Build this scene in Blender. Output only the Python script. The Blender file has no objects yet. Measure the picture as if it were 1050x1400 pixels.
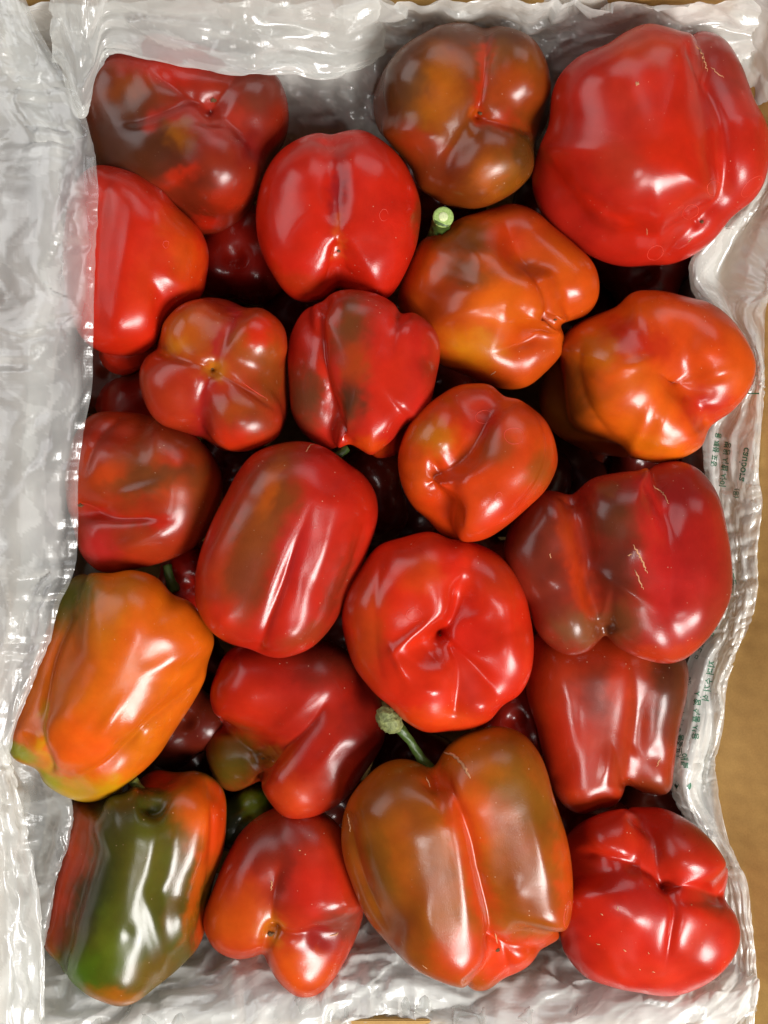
import bpy, bmesh, math, random
import numpy as np
from mathutils import Vector
from mathutils.bvhtree import BVHTree

random.seed(7)
RS = np.random.RandomState(11)
S = 0.0004            # metres per unit (one unit = one photo pixel at the height of the pepper centres)
D = 1500.0            # camera height above the pepper centres, same unit
scene = bpy.context.scene
COL = scene.collection

# ------------------------------------------------------------------ camera
cd = bpy.data.cameras.new('camera')
cam = bpy.data.objects.new('camera', cd)
COL.objects.link(cam)
cam.location = (0, 0, D * S)
cd.sensor_fit = 'VERTICAL'
cd.angle_y = 2 * math.atan(700 / D)
cd.clip_start = 0.01
cd.clip_end = 50
scene.camera = cam
# ------------------------------------------------------------------ world + light
world = bpy.data.worlds.new('World')
scene.world = world
world.use_nodes = True
wn = world.node_tree.nodes
wn['Background'].inputs[0].default_value = (0.86, 0.94, 1.0, 1)
wn['Background'].inputs[1].default_value = 0.07


def area(name, loc, target, sx, sy, power, color):
    ld = bpy.data.lights.new(name, 'AREA')
    ld.shape = 'RECTANGLE'
    ld.size = sx
    ld.size_y = sy
    ld.energy = power * 0.93
    ld.color = color
    o = bpy.data.objects.new(name, ld)
    COL.objects.link(o)
    o.location = loc
    d = Vector(target) - Vector(loc)
    o.rotation_euler = d.to_track_quat('-Z', 'Y').to_euler()
    return o


area('key_window', (0.70, -0.90, 1.05), (0, 0, 0), 0.54, 0.44, 35.0, (1.0, 0.975, 0.94))
area('side_window', (-1.15, 0.70, 1.05), (0, 0, 0), 1.3, 0.8, 10.0, (0.97, 0.98, 1.0))
area('far_window', (0.35, 1.35, 1.1), (0, 0, 0), 1.2, 0.7, 6.5, (0.93, 0.97, 1.0))
area('small_lamp', (0.16, -0.55, 1.2), (0, 0, 0), 0.12, 0.12, 2.2, (1.0, 0.99, 0.96))
scene.view_settings.view_transform = 'Standard'
scene.view_settings.look = 'None'
scene.view_settings.exposure = 0.08
scene.view_settings.gamma = 1.0
scene.cycles.max_bounces = 10
scene.cycles.transparent_max_bounces = 16
scene.cycles.transmission_bounces = 6


# ------------------------------------------------------------------ helpers
def unproj(u, v, z):
    u = np.asarray(u, float); v = np.asarray(v, float); z = np.asarray(z, float)
    k = (D - z) / D
    return np.stack([(u - 525) * k, -(v - 700) * k, z + 0 * u], -1)


def proj(P):
    k = D / (D - P[..., 2])
    return np.stack([525 + P[..., 0] * k, 700 - P[..., 1] * k], -1)


def lin(c):
    c = np.asarray(c, float) / 255.0
    return np.where(c <= 0.04045, c / 12.92, ((c + 0.055) / 1.055) ** 2.4)


def mesh_np(name, V, F, mat=None, parent=None, smooth=True, origin=None, cols=None):
    """V in units, F (n,3) or (n,4) int array"""
    V = np.asarray(V, float)
    o = np.zeros(3) if origin is None else np.asarray(origin, float)
    me = bpy.data.meshes.new(name)
    F = np.asarray(F, np.int32)
    k = F.shape[1]
    me.vertices.add(len(V))
    me.vertices.foreach_set('co', ((V - o) * S).astype(np.float32).ravel())
    me.loops.add(F.size)
    me.loops.foreach_set('vertex_index', F.ravel())
    me.polygons.add(len(F))
    me.polygons.foreach_set('loop_start', np.arange(0, F.size, k, dtype=np.int32))
    me.polygons.foreach_set('loop_total', np.full(len(F), k, np.int32))
    me.polygons.foreach_set('use_smooth', np.full(len(F), smooth))
    me.update(calc_edges=True)
    if cols is not None:
        a = me.color_attributes.new('pigment', 'FLOAT_COLOR', 'POINT')
        c4 = np.ones((len(V), 4), np.float32)
        c4[:, :3] = cols
        a.data.foreach_set('color', c4.ravel())
    ob = bpy.data.objects.new(name, me)
    COL.objects.link(ob)
    if mat: me.materials.append(mat)
    if parent is not None:
        ob.parent = parent
        ob.location = Vector(o * S) - parent.location
    else:
        ob.location = Vector(o * S)
    return ob


def catmull(pts, n=8, closed=False):
    p = np.asarray(pts, float)
    N = len(p)
    out = []
    rng = range(N) if closed else range(N - 1)
    for i in rng:
        if closed:
            a, b, c, d = p[(i - 1) % N], p[i], p[(i + 1) % N], p[(i + 2) % N]
        else:
            b, c = p[i], p[i + 1]
            a = p[i - 1] if i > 0 else 2 * b - c
            d = p[i + 2] if i + 2 < N else 2 * c - b
        for t in np.arange(n) / n:
            out.append(0.5 * ((2 * b) + (-a + c) * t + (2 * a - 5 * b + 4 * c - d) * t * t + (-a + 3 * b - 3 * c + d) * t ** 3))
    if not closed: out.append(p[-1])
    return np.array(out)


def wav(P, scale, seed, octaves=1):
    """smooth pseudo noise from warped sine sums, about -1..1"""
    r = np.random.RandomState(seed)
    out = 0
    amp = 1.0
    tot = 0
    for o in range(octaves):
        s = 0
        W = P / scale
        W = W + 0.6 * np.sin(W[:, [1, 2, 0]] * 1.7 + r.rand(3) * 6)
        for i in range(7):
            d = r.normal(size=3); d /= np.linalg.norm(d)
            s = s + np.sin((W @ d) * (4.0 + 3 * r.rand()) + r.rand() * 6.28)
        out = out + amp * s / 3.6
        tot += amp
        amp *= 0.5
        scale = scale / 2.1
    return out / tot


def seg_dist(Q, pts):
    """distance of 2D points Q to polyline and arc parameter 0..1"""
    best = np.full(len(Q), 1e9); tt = np.zeros(len(Q))
    p = np.asarray(pts, float)
    L = np.concatenate([[0], np.cumsum(np.linalg.norm(np.diff(p, axis=0), axis=1))])
    for i in range(len(p) - 1):
        d = p[i + 1] - p[i]
        l2 = d @ d + 1e-9
        t = np.clip(((Q - p[i]) @ d) / l2, 0, 1)
        e = np.linalg.norm(Q - (p[i] + t[:, None] * d), axis=1)
        m = e < best
        best[m] = e[m]
        tt[m] = ((L[i] + t * (L[i + 1] - L[i])) / L[-1])[m]
    return best, tt


# ------------------------------------------------------------------ materials
def new_mat(name):
    m = bpy.data.materials.new(name)
    m.use_nodes = True
    nt = m.node_tree
    for n in list(nt.nodes): nt.nodes.remove(n)
    out = nt.nodes.new('ShaderNodeOutputMaterial')
    return m, nt, out


def N(nt, kind, **kw):
    n = nt.nodes.new(kind)
    for k, v in kw.items():
        if k.startswith('i_'):
            key = k[2:]
            key = int(key) if key.isdigit() else key.replace('_', ' ')
            n.inputs[key].default_value = v
        else:
            setattr(n, k, v)
    return n


def pepper_material():
    m, nt, out = new_mat('pepper_skin')
    b = N(nt, 'ShaderNodeBsdfPrincipled')
    L = nt.links.new
    at = N(nt, 'ShaderNodeAttribute', attribute_name='pigment')
    tc = N(nt, 'ShaderNodeTexCoord')
    n1 = N(nt, 'ShaderNodeTexNoise', i_Scale=55.0, i_Detail=6.0, i_Roughness=0.6)
    L(tc.outputs['Object'], n1.inputs['Vector'])
    r1 = N(nt, 'ShaderNodeMapRange', i_1=0.3, i_2=0.7, i_3=0.86, i_4=1.14)
    L(n1.outputs[0], r1.inputs[0])
    mul = N(nt, 'ShaderNodeVectorMath', operation='SCALE')
    L(at.outputs['Color'], mul.inputs[0]); L(r1.outputs[0], mul.inputs['Scale'])
    # tiny pale pores / dust
    vo = N(nt, 'ShaderNodeTexVoronoi', i_Scale=520.0)
    L(tc.outputs['Object'], vo.inputs['Vector'])
    lt = N(nt, 'ShaderNodeMapRange', i_1=0.10, i_2=0.20, i_3=1.0, i_4=0.0)
    L(vo.outputs['Distance'], lt.inputs[0])
    wn_ = N(nt, 'ShaderNodeSeparateColor'); L(vo.outputs['Color'], wn_.inputs[0])
    gt = N(nt, 'ShaderNodeMath', operation='GREATER_THAN', i_1=0.93); L(wn_.outputs[0], gt.inputs[0])
    n3 = N(nt, 'ShaderNodeTexNoise', i_Scale=22.0, i_Detail=1.0); L(tc.outputs['Object'], n3.inputs['Vector'])
    r3 = N(nt, 'ShaderNodeMapRange', i_1=0.48, i_2=0.62, i_3=0.04, i_4=0.5); L(n3.outputs[0], r3.inputs[0])
    m1 = N(nt, 'ShaderNodeMath', operation='MULTIPLY'); L(lt.outputs[0], m1.inputs[0]); L(gt.outputs[0], m1.inputs[1])
    m2 = N(nt, 'ShaderNodeMath', operation='MULTIPLY'); L(m1.outputs[0], m2.inputs[0]); L(r3.outputs[0], m2.inputs[1])
    mx = N(nt, 'ShaderNodeMix', data_type='RGBA')
    L(m2.outputs[0], mx.inputs['Factor']); L(mul.outputs[0], mx.inputs[6]); mx.inputs[7].default_value = (0.72, 0.5, 0.33, 1)
    L(mx.outputs[2], b.inputs['Base Color'])
    # gloss
    n2 = N(nt, 'ShaderNodeTexNoise', i_Scale=28.0, i_Detail=3.0); L(tc.outputs['Object'], n2.inputs['Vector'])
    r2 = N(nt, 'ShaderNodeMapRange', i_1=0.35, i_2=0.7, i_3=0.40, i_4=0.54); L(n2.outputs[0], r2.inputs[0])
    L(r2.outputs[0], b.inputs['Roughness'])
    b.inputs['IOR'].default_value = 1.45
    b.inputs['Specular IOR Level'].default_value = 0.06
    b.inputs['Coat Weight'].default_value = 0.85
    b.inputs['Coat IOR'].default_value = 1.42
    r4 = N(nt, 'ShaderNodeMapRange', i_1=0.35, i_2=0.7, i_3=0.17, i_4=0.30); L(n2.outputs[0], r4.inputs[0])
    L(r4.outputs[0], b.inputs['Coat Roughness'])
    b.inputs['Subsurface Weight'].default_value = 0.06
    b.inputs['Subsurface Radius'].default_value = (0.006, 0.0012, 0.0006)
    b.inputs['Subsurface Scale'].default_value = 0.7
    # relief: slow waves + pores
    w1 = N(nt, 'ShaderNodeTexNoise', i_Scale=95.0, i_Detail=2.0, i_Roughness=0.5); L(tc.outputs['Object'], w1.inputs['Vector'])
    w2 = N(nt, 'ShaderNodeTexNoise', i_Scale=1500.0, i_Detail=2.0); L(tc.outputs['Object'], w2.inputs['Vector'])
    b1 = N(nt, 'ShaderNodeBump', i_Strength=0.045, i_Distance=0.0012); L(w1.outputs[0], b1.inputs['Height'])
    b2 = N(nt, 'ShaderNodeBump', i_Strength=0.22, i_Distance=0.00022); L(w2.outputs[0], b2.inputs['Height'])
    L(b1.outputs[0], b2.inputs['Normal']); L(b2.outputs[0], b.inputs['Normal']); L(b2.outputs[0], b.inputs['Coat Normal'])
    L(b.outputs[0], out.inputs[0])
    return m


def simple_mat(name, col, rough=0.6, noise=0.15, scale=300, bump=0.2, dist=0.0003):
    m, nt, out = new_mat(name)
    L = nt.links.new
    b = N(nt, 'ShaderNodeBsdfPrincipled')
    tc = N(nt, 'ShaderNodeTexCoord')
    n = N(nt, 'ShaderNodeTexNoise', i_Scale=float(scale), i_Detail=5.0); L(tc.outputs['Object'], n.inputs['Vector'])
    r = N(nt, 'ShaderNodeMapRange', i_1=0.3, i_2=0.7, i_3=1 - noise, i_4=1 + noise); L(n.outputs[0], r.inputs[0])
    v = N(nt, 'ShaderNodeVectorMath', operation='SCALE'); v.inputs[0].default_value = tuple(lin(col)); L(r.outputs[0], v.inputs['Scale'])
    L(v.outputs[0], b.inputs['Base Color'])
    b.inputs['Roughness'].default_value = rough
    bm_ = N(nt, 'ShaderNodeBump', i_Strength=bump, i_Distance=dist); L(n.outputs[0], bm_.inputs['Height']); L(bm_.outputs[0], b.inputs['Normal'])
    L(b.outputs[0], out.inputs[0])
    return m


def film_material(name, opac=0.5, col=(0.86, 0.89, 0.87)):
    m, nt, out = new_mat(name)
    L = nt.links.new
    tc = N(nt, 'ShaderNodeTexCoord')
    dif = N(nt, 'ShaderNodeBsdfDiffuse'); dif.inputs[0].default_value = (*col, 1)
    trl = N(nt, 'ShaderNodeBsdfTranslucent'); trl.inputs[0].default_value = (*col, 1)
    mix1 = N(nt, 'ShaderNodeMixShader', i_0=0.42); L(dif.outputs[0], mix1.inputs[1]); L(trl.outputs[0], mix1.inputs[2])
    tr = N(nt, 'ShaderNodeBsdfTransparent'); tr.inputs[0].default_value = (0.96, 0.97, 0.96, 1)
    lw = N(nt, 'ShaderNodeLayerWeight', i_Blend=0.35)
    n = N(nt, 'ShaderNodeTexNoise', i_Scale=30.0, i_Detail=4.0); L(tc.outputs['Object'], n.inputs['Vector'])
    r = N(nt, 'ShaderNodeMapRange', i_1=0.3, i_2=0.7, i_3=opac - 0.1, i_4=opac + 0.1); L(n.outputs[0], r.inputs[0])
    r2 = N(nt, 'ShaderNodeMapRange', i_1=0.0, i_2=1.0, i_3=0.0, i_4=0.45); L(lw.outputs['Facing'], r2.inputs[0])
    ly = N(nt, 'ShaderNodeAttribute', attribute_name='pigment')
    lm = N(nt, 'ShaderNodeMath', operation='MULTIPLY'); L(ly.outputs['Fac'], lm.inputs[0]); L(r.outputs[0], lm.inputs[1]); r = lm
    ad = N(nt, 'ShaderNodeMath', operation='ADD', use_clamp=True); L(r.outputs[0], ad.inputs[0]); L(r2.outputs[0], ad.inputs[1])
    mix2 = N(nt, 'ShaderNodeMixShader'); L(ad.outputs[0], mix2.inputs[0]); L(tr.outputs[0], mix2.inputs[1]); L(mix1.outputs[0], mix2.inputs[2])
    gl = N(nt, 'ShaderNodeBsdfGlossy', i_Roughness=0.23); gl.inputs[0].default_value = (1, 1, 1, 1)
    w1 = N(nt, 'ShaderNodeTexNoise', i_Scale=170.0, i_Detail=3.0, i_Roughness=0.55); L(tc.outputs['Object'], w1.inputs['Vector'])
    b1 = N(nt, 'ShaderNodeBump', i_Strength=0.10, i_Distance=0.0004); L(w1.outputs[0], b1.inputs['Height'])
    # embossed dot grid of the film
    w2 = N(nt, 'ShaderNodeTexVoronoi', i_Scale=640.0, i_Randomness=0.25); L(tc.outputs['Object'], w2.inputs['Vector'])
    b2 = N(nt, 'ShaderNodeBump', i_Strength=0.25, i_Distance=0.0002); L(w2.outputs['Distance'], b2.inputs['Height']); L(b1.outputs[0], b2.inputs['Normal'])
    for q in (gl, dif): L(b2.outputs[0], q.inputs['Normal'])
    lf = N(nt, 'ShaderNodeLayerWeight', i_Blend=0.5); L(b2.outputs[0], lf.inputs['Normal'])
    pw = N(nt, 'ShaderNodeMath', operation='POWER', i_1=4.0); L(lf.outputs['Facing'], pw.inputs[0])
    fm = N(nt, 'ShaderNodeMath', operation='MULTIPLY_ADD', i_1=0.5, i_2=0.055, use_clamp=True); L(pw.outputs[0], fm.inputs[0])
    mix3 = N(nt, 'ShaderNodeMixShader'); L(fm.outputs[0], mix3.inputs[0]); L(mix2.outputs[0], mix3.inputs[1]); L(gl.outputs[0], mix3.inputs[2])
    L(mix3.outputs[0], out.inputs[0])
    return m


def cardboard_material():
    m, nt, out = new_mat('brown_cardboard')
    L = nt.links.new
    b = N(nt, 'ShaderNodeBsdfPrincipled', i_Roughness=0.7)
    tc = N(nt, 'ShaderNodeTexCoord')
    n = N(nt, 'ShaderNodeTexNoise', i_Scale=900.0, i_Detail=4.0); L(tc.outputs['Object'], n.inputs['Vector'])
    n2 = N(nt, 'ShaderNodeTexNoise', i_Scale=14.0, i_Detail=5.0); L(tc.outputs['Object'], n2.inputs['Vector'])
    mp = N(nt, 'ShaderNodeMapping'); mp.inputs['Scale'].default_value = (1, 1, 12); L(tc.outputs['Object'], mp.inputs[0])
    n3 = N(nt, 'ShaderNodeTexNoise', i_Scale=120.0, i_Detail=2.0); L(mp.outputs[0], n3.inputs['Vector'])
    cr = N(nt, 'ShaderNodeValToRGB'); cr.color_ramp.elements[0].position = 0.28; cr.color_ramp.elements[1].position = 0.72
    cr.color_ramp.elements[0].color = (*lin((150, 112, 56)), 1); cr.color_ramp.elements[1].color = (*lin((186, 146, 80)), 1)
    ad = N(nt, 'ShaderNodeMath', operation='ADD'); L(n.outputs[0], ad.inputs[0]); L(n2.outputs[0], ad.inputs[1])
    ad2 = N(nt, 'ShaderNodeMath', operation='ADD'); L(ad.outputs[0], ad2.inputs[0]); L(n3.outputs[0], ad2.inputs[1])
    dv = N(nt, 'ShaderNodeMath', operation='DIVIDE', i_1=3.0); L(ad2.outputs[0], dv.inputs[0])
    L(dv.outputs[0], cr.inputs[0]); L(cr.outputs[0], b.inputs['Base Color'])
    wv = N(nt, 'ShaderNodeTexWave', i_Scale=26.0, i_Distortion=1.2, i_Detail=1.0); wv.bands_direction = 'Y'; L(tc.outputs['Object'], wv.inputs['Vector'])
    bw = N(nt, 'ShaderNodeBump', i_Strength=0.25, i_Distance=0.0006); L(wv.outputs[0], bw.inputs['Height'])
    bm_ = N(nt, 'ShaderNodeBump', i_Strength=0.5, i_Distance=0.0003); L(dv.outputs[0], bm_.inputs['Height']); L(bw.outputs[0], bm_.inputs['Normal']); L(bm_.outputs[0], b.inputs['Normal'])
    L(b.outputs[0], out.inputs[0])
    return m


M_PEP = pepper_material()
M_STEM = simple_mat('green_stem', (120, 138, 62), 0.5, 0.25, 500, 0.5, 0.0006)
M_STEMDK = simple_mat('dark_green_stem', (62, 84, 32), 0.45, 0.25, 400, 0.4, 0.0006)
M_CUT = simple_mat('cut_stem_face', (150, 176, 96), 0.6, 0.2, 900, 0.6, 0.0006)
M_CALYX = simple_mat('dry_calyx', (116, 122, 72), 0.6, 0.45, 420, 1.0, 0.0014)
M_TAN = simple_mat('tan_scar', (188, 132, 92), 0.8, 0.3, 2500, 0.5, 0.0002)
M_TIP = simple_mat('dry_blossom_tip', (96, 66, 34), 0.85, 0.4, 2500, 0.6, 0.0003)
M_RING = simple_mat('dried_water_mark', (208, 62, 44), 0.5, 0.2, 2500, 0.1, 0.0001)
M_CARD = cardboard_material()
M_FILM = film_material('plastic_film', 0.57, (0.95, 0.945, 0.90))
M_FILMT = film_material('plastic_film_single_layer', 0.32, (0.93, 0.94, 0.91))
M_INK = simple_mat('green_ink', (30, 98, 70), 0.5, 0.2, 3000, 0.1, 0.0001)

# ------------------------------------------------------------------ pepper builder
def ico(sub):
    bm = bmesh.new()
    bmesh.ops.create_icosphere(bm, subdivisions=sub, radius=1.0)
    V = np.array([v.co[:] for v in bm.verts]); F = np.array([[v.index for v in f.verts] for f in bm.faces])
    bm.free()
    return V / np.linalg.norm(V, axis=1)[:, None], F


ICO_HI = ico(7)
ICO_LO = ico(6)


def sdf(P, A, B, R1, R2, k):
    acc = None
    ds = []
    for a, b, r1, r2 in zip(A, B, R1, R2):
        ba = b - a
        l2 = ba @ ba
        if l2 < 1e-6:
            d = np.linalg.norm(P - a, axis=1) - r1
        else:
            t = np.clip(((P - a) @ ba) / l2, 0, 1)
            d = np.linalg.norm(P - (a + t[:, None] * ba), axis=1) - (r1 + (r2 - r1) * t)
        ds.append(d)
    ds = np.stack(ds)
    mn = ds.min(0)
    return mn - k * np.log(np.exp(-(ds - mn) / k).sum(0))


def vnormals(V, F):
    n = np.cross(V[F[:, 1]] - V[F[:, 0]], V[F[:, 2]] - V[F[:, 0]])
    vn = np.zeros_like(V)
    for i in range(3):
        for c in range(3):
            vn[:, c] += np.bincount(F[:, i], weights=n[:, c], minlength=len(V))
    return vn / (np.linalg.norm(vn, axis=1)[:, None] + 1e-9)


def radial_profile(uv, c, nb):
    d = uv - c
    ang = np.arctan2(d[:, 1], d[:, 0])
    r = np.hypot(d[:, 0], d[:, 1])
    idx = ((ang + math.pi) / (2 * math.pi) * nb).astype(int) % nb
    prof = np.zeros(nb)
    np.maximum.at(prof, idx, r)
    for i in range(nb):
        if prof[i] == 0: prof[i] = prof[i - 1]
    return prof


def interp_prof(prof, ang):
    nb = len(prof)
    x = (ang + math.pi) / (2 * math.pi) * nb - 0.5
    i = np.floor(x).astype(int)
    f = x - i
    return prof[i % nb] * (1 - f) + prof[(i + 1) % nb] * f


PEPPERS = {}
GD = {'J': 1.0, 'M': 0.7, 'T': 0.85, 'G': 0.6, 'K': 0.7, 'N': 0.8, 'I': 0.9}


def pepper(key, c, z, lobes, base, label, outline=None, k=7.0, grooves=(), bumps=(), paint=(), hi=True, seed=0, wobble=1.0, group='bell peppers in the box'):
    V, F = ICO_HI if hi else ICO_LO
    A, B, R1, R2 = [], [], [], []
    for l in lobes:
        if len(l) == 4: l = tuple(l) + tuple(l)
        x1, y1, z1, r1, x2, y2, z2, r2 = l
        for (x, y, zz, r, P, R) in ((x1, y1, z1, r1, A, R1), (x2, y2, z2, r2, B, R2)):
            P.append(unproj(x, y, z + zz)); R.append(r * (D - z - zz) / D)
    C = unproj(c[0], c[1], z - 12)
    # outermost surface along every ray from the centre
    hit = np.zeros(len(V)); rs = np.linspace(10, 260, 44)
    for r in rs:
        d = sdf(C + V * r, A, B, R1, R2, k)
        hit[d < 0] = r
    lo = hit.copy(); hi_ = hit + (rs[1] - rs[0])
    for _ in range(9):
        m = (lo + hi_) / 2
        ins = sdf(C + V * m[:, None], A, B, R1, R2, k) < 0
        lo = np.where(ins, m, lo); hi_ = np.where(ins, hi_, m)
    hr = (lo + hi_) / 2
    E = np.concatenate([F[:, [0, 1]], F[:, [1, 2]], F[:, [2, 0]]])
    deg = np.bincount(E[:, 0], minlength=len(V)).astype(float)
    h0 = hr.copy()
    for it in range(60):
        av = np.bincount(E[:, 0], weights=hr[E[:, 1]], minlength=len(V)) / deg
        if it % 10 == 0:
            jump = np.abs(av - hr) / (0.02 * hr)
            jump = np.clip(jump, 0, 1)
            for _ in range(6): jump = np.maximum(jump, np.bincount(E[:, 0], weights=jump[E[:, 1]], minlength=len(V)) / deg)
        w = 0.15 * (it < 4) + 0.85 * jump
        hr = hr + np.clip(w, 0, 0.9) * (av - hr)
    P = C + V * hr[:, None]
    if outline is not None:
        oc = np.array(c, float)
        ol = catmull(outline, 14, closed=True)
        nb = 240
        for it in range(2):
            uv = proj(P)
            tgt = radial_profile(ol, oc, nb)
            # dense sampling of the outline
            dense = np.concatenate([ol + (np.roll(ol, -1, 0) - ol) * t for t in (0, .25, .5, .75)])
            tgt = radial_profile(dense, oc, nb)
            cur = radial_profile(uv, oc, nb)
            ker = np.array([1, 2, 3, 2, 1.]); ker /= ker.sum()
            rat = tgt / cur
            rat = sum(np.roll(rat, s) * w for s, w in zip((-2, -1, 0, 1, 2), ker))
            d = uv - oc
            ang = np.arctan2(d[:, 1], d[:, 0])
            s = interp_prof(rat, ang)
            rr = np.hypot(d[:, 0], d[:, 1]) / interp_prof(cur, ang)
            # full correction at the rim, mean correction at the centre
            w = np.clip(rr / 0.5, 0, 1); w = w * w * (3 - 2 * w)
            s = w * s + (1 - w) * rat.mean()
            nu = oc + d * s[:, None]
            P = unproj(nu[:, 0], nu[:, 1], P[:, 2])
    def smooth(P, n, w):
        for _ in range(n):
            A_ = np.stack([np.bincount(E[:, 0], weights=P[E[:, 1], c_], minlength=len(P)) for c_ in range(3)], -1) / deg[:, None]
            P = P + w * (A_ - P)
        return P
    el = np.bincount(E[:, 0], weights=np.linalg.norm(P[E[:, 0]] - P[E[:, 1]], axis=1), minlength=len(P)) / deg
    st_ = np.clip((el / np.median(el) - 1.6) / 1.5, 0, 1)
    for _ in range(4): st_ = np.maximum(st_, np.bincount(E[:, 0], weights=st_[E[:, 1]], minlength=len(P)) / deg)
    P = smooth(P, 3, 0.5)
    P = smooth(P, 26, (0.8 * st_)[:, None])
    Nn = vnormals(P, F)
    P = P + Nn * (wobble * (0.9 * wav(P, 110, seed * 3 + 1) + 0.10 * wav(P, 40, seed * 3 + 2)))[:, None]
    uv = proj(P)
    front = np.clip((Nn[:, 2] + 0.15) / 0.35, 0, 1)
    disp = np.zeros(len(P))
    for g in grooves:
        pts, wd, dp = g[0], g[1], g[2]
        fade = g[3] if len(g) > 3 else 0.25
        sharp = g[4] if len(g) > 4 else 0.25
        cp = catmull(pts, 6) if len(pts) > 2 else np.array(pts, float)
        dd, t = seg_dist(uv, cp)
        e = sharp * wd
        prof = np.exp(-(np.sqrt(dd * dd + e * e) - e) / wd)
        tp = np.clip(np.minimum((1 - t) / max(fade, 1e-3), 1), 0, 1)
        tp = tp * tp * (3 - 2 * tp)
        disp -= GD.get(key, 0.9) * dp * prof * (0.12 + 0.88 * tp) * (dd < wd * 5)
    for b in bumps:
        x, y, rx, ry, ang, amp = b
        ca, sa = math.cos(math.radians(ang)), math.sin(math.radians(ang))
        q = uv - np.array([x, y]); a_ = q[:, 0] * ca + q[:, 1] * sa; b_ = -q[:, 0] * sa + q[:, 1] * ca
        disp += amp * np.exp(-((a_ / rx) ** 2 + (b_ / ry) ** 2))
    fr2 = np.clip((Nn[:, 2] - 0.10) / 0.40, 0, 1)
    P = P + Nn * (disp * fr2)[:, None]
    P = smooth(P, 2, 0.5)
    Nn = vnormals(P, F)
    # pigment: ripening blotches
    base = lin(base)
    colr = np.tile(base, (len(P), 1))
    wx = 7 * wav(P, 42, seed * 5 + 7, 2) + 2.2 * wav(P, 11, seed * 5 + 9); wy = 7 * wav(P, 42, seed * 5 + 8, 2) + 2.2 * wav(P, 11, seed * 5 + 10)
    Q = uv + np.stack([wx, wy], -1)
    for p in paint:
        if p[0] == 'b':
            _, x, y, rx, ry, ang, cc, al = p
            ca, sa = math.cos(math.radians(ang)), math.sin(math.radians(ang))
            q = Q - np.array([x, y]); a_ = q[:, 0] * ca + q[:, 1] * sa; b_ = -q[:, 0] * sa + q[:, 1] * ca
            w = min(1.0, al * 1.06) * np.exp(-((a_ / (1.08 * rx)) ** 2 + (b_ / (1.08 * ry)) ** 2) ** 1.6)
        else:
            _, pts, wd, cc, al = p
            dd, t = seg_dist(Q, catmull(pts, 5) if len(pts) > 2 else np.array(pts, float))
            w = al * np.exp(-(dd / wd) ** 2)
        w = (w * np.clip(front * 1.4, 0, 1))[:, None]
        colr = colr * (1 - w) + lin(cc) * w
    tone = 1 + 0.07 * wav(P, 60, seed * 9 + 3, 2)
    colr = colr * tone[:, None]
    colr[:, 1] = (colr[:, 1] + 0.018 * colr[:, 0] ) * (1 + 0.13 * np.clip(wav(P, 75, seed * 9 + 4, 2), -1, 1))
    colr = np.clip(colr * 0.70, 0.003, 0.95)
    ob = mesh_np('bell_pepper', P, F, M_PEP, origin=C, cols=colr)
    ob['label'] = label; ob['category'] = 'pepper'; ob['group'] = group
    PEPPERS[key] = dict(ob=ob, P=P, F=F, C=C, bvh=None)
    return ob


def ray(key, u, v):
    e = PEPPERS[key]
    if e['bvh'] is None:
        e['bvh'] = BVHTree.FromPolygons([tuple(p) for p in e['P'].tolist()], e['F'].tolist())
    p0 = Vector((0, 0, D)); t = Vector(unproj(u, v, 0.0)) - p0
    h = e['bvh'].ray_cast(p0, t.normalized())
    return (np.array(h[0]), np.array(h[1])) if h[0] is not None else (None, None)


def tube(pts, rad, seg=8, cap=True):
    pts = [np.array(p, float) for p in pts]
    V = []; F = []
    n = len(pts)
    up = np.array([0.13, 0.31, 0.94])
    for i in range(n):
        t = pts[min(i + 1, n - 1)] - pts[max(i - 1, 0)]; t /= np.linalg.norm(t) + 1e-9
        a = np.cross(t, up); a /= np.linalg.norm(a) + 1e-9; b = np.cross(t, a)
        r = rad[i] if hasattr(rad, '__len__') else rad
        for j in range(seg):
            th = 2 * math.pi * j / seg
            rr = r if not callable(r) else r(th)
            V.append(pts[i] + rr * (math.cos(th) * a + math.sin(th) * b))
    for i in range(n - 1):
        for j in range(seg):
            j2 = (j + 1) % seg
            F.append([i * seg + j, i * seg + j2, (i + 1) * seg + j2]); F.append([i * seg + j, (i + 1) * seg + j2, (i + 1) * seg + j])
    if cap:
        for e, i0 in ((0, 0), (1, (n - 1) * seg)):
            c = len(V); V.append(pts[0] if e == 0 else pts[-1])
            for j in range(seg): F.append([i0 + j, i0 + (j + 1) % seg, c] if e else [i0 + (j + 1) % seg, i0 + j, c])
    return np.array(V), np.array(F)


def mark(key, pts, wid, mat, name, jag=0.0, step=1.6, lab=None):
    """thin raised scar or dried outline lying on the skin of a pepper"""
    cp = catmull(pts, 6) if len(pts) > 2 else np.array(pts, float)
    L = np.concatenate([[0], np.cumsum(np.linalg.norm(np.diff(cp, axis=0), axis=1))])
    m = max(3, int(L[-1] / step) + 1)
    tt = np.linspace(0, L[-1], m)
    X = np.interp(tt, L, cp[:, 0]); Y = np.interp(tt, L, cp[:, 1])
    P3 = []; R = []
    for i, (x, y) in enumerate(zip(X, Y)):
        p, n = ray(key, x + jag * (RS.rand() - .5), y + jag * (RS.rand() - .5))
        if p is None: continue
        P3.append(p + n * (-0.05 * wid)); e = min(i, m - 1 - i) / max(1, m / 5)
        R.append(0.85 * wid * (0.35 + 0.65 * min(1, e)) * (1 + 0.35 * (RS.rand() - .5)))
    if len(P3) < 2: return
    V, F = tube(P3, R, 6)
    o = mesh_np(name, V, F, mat, PEPPERS[key]['ob'], origin=V.mean(0))
    if lab: o['label'] = lab


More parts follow.
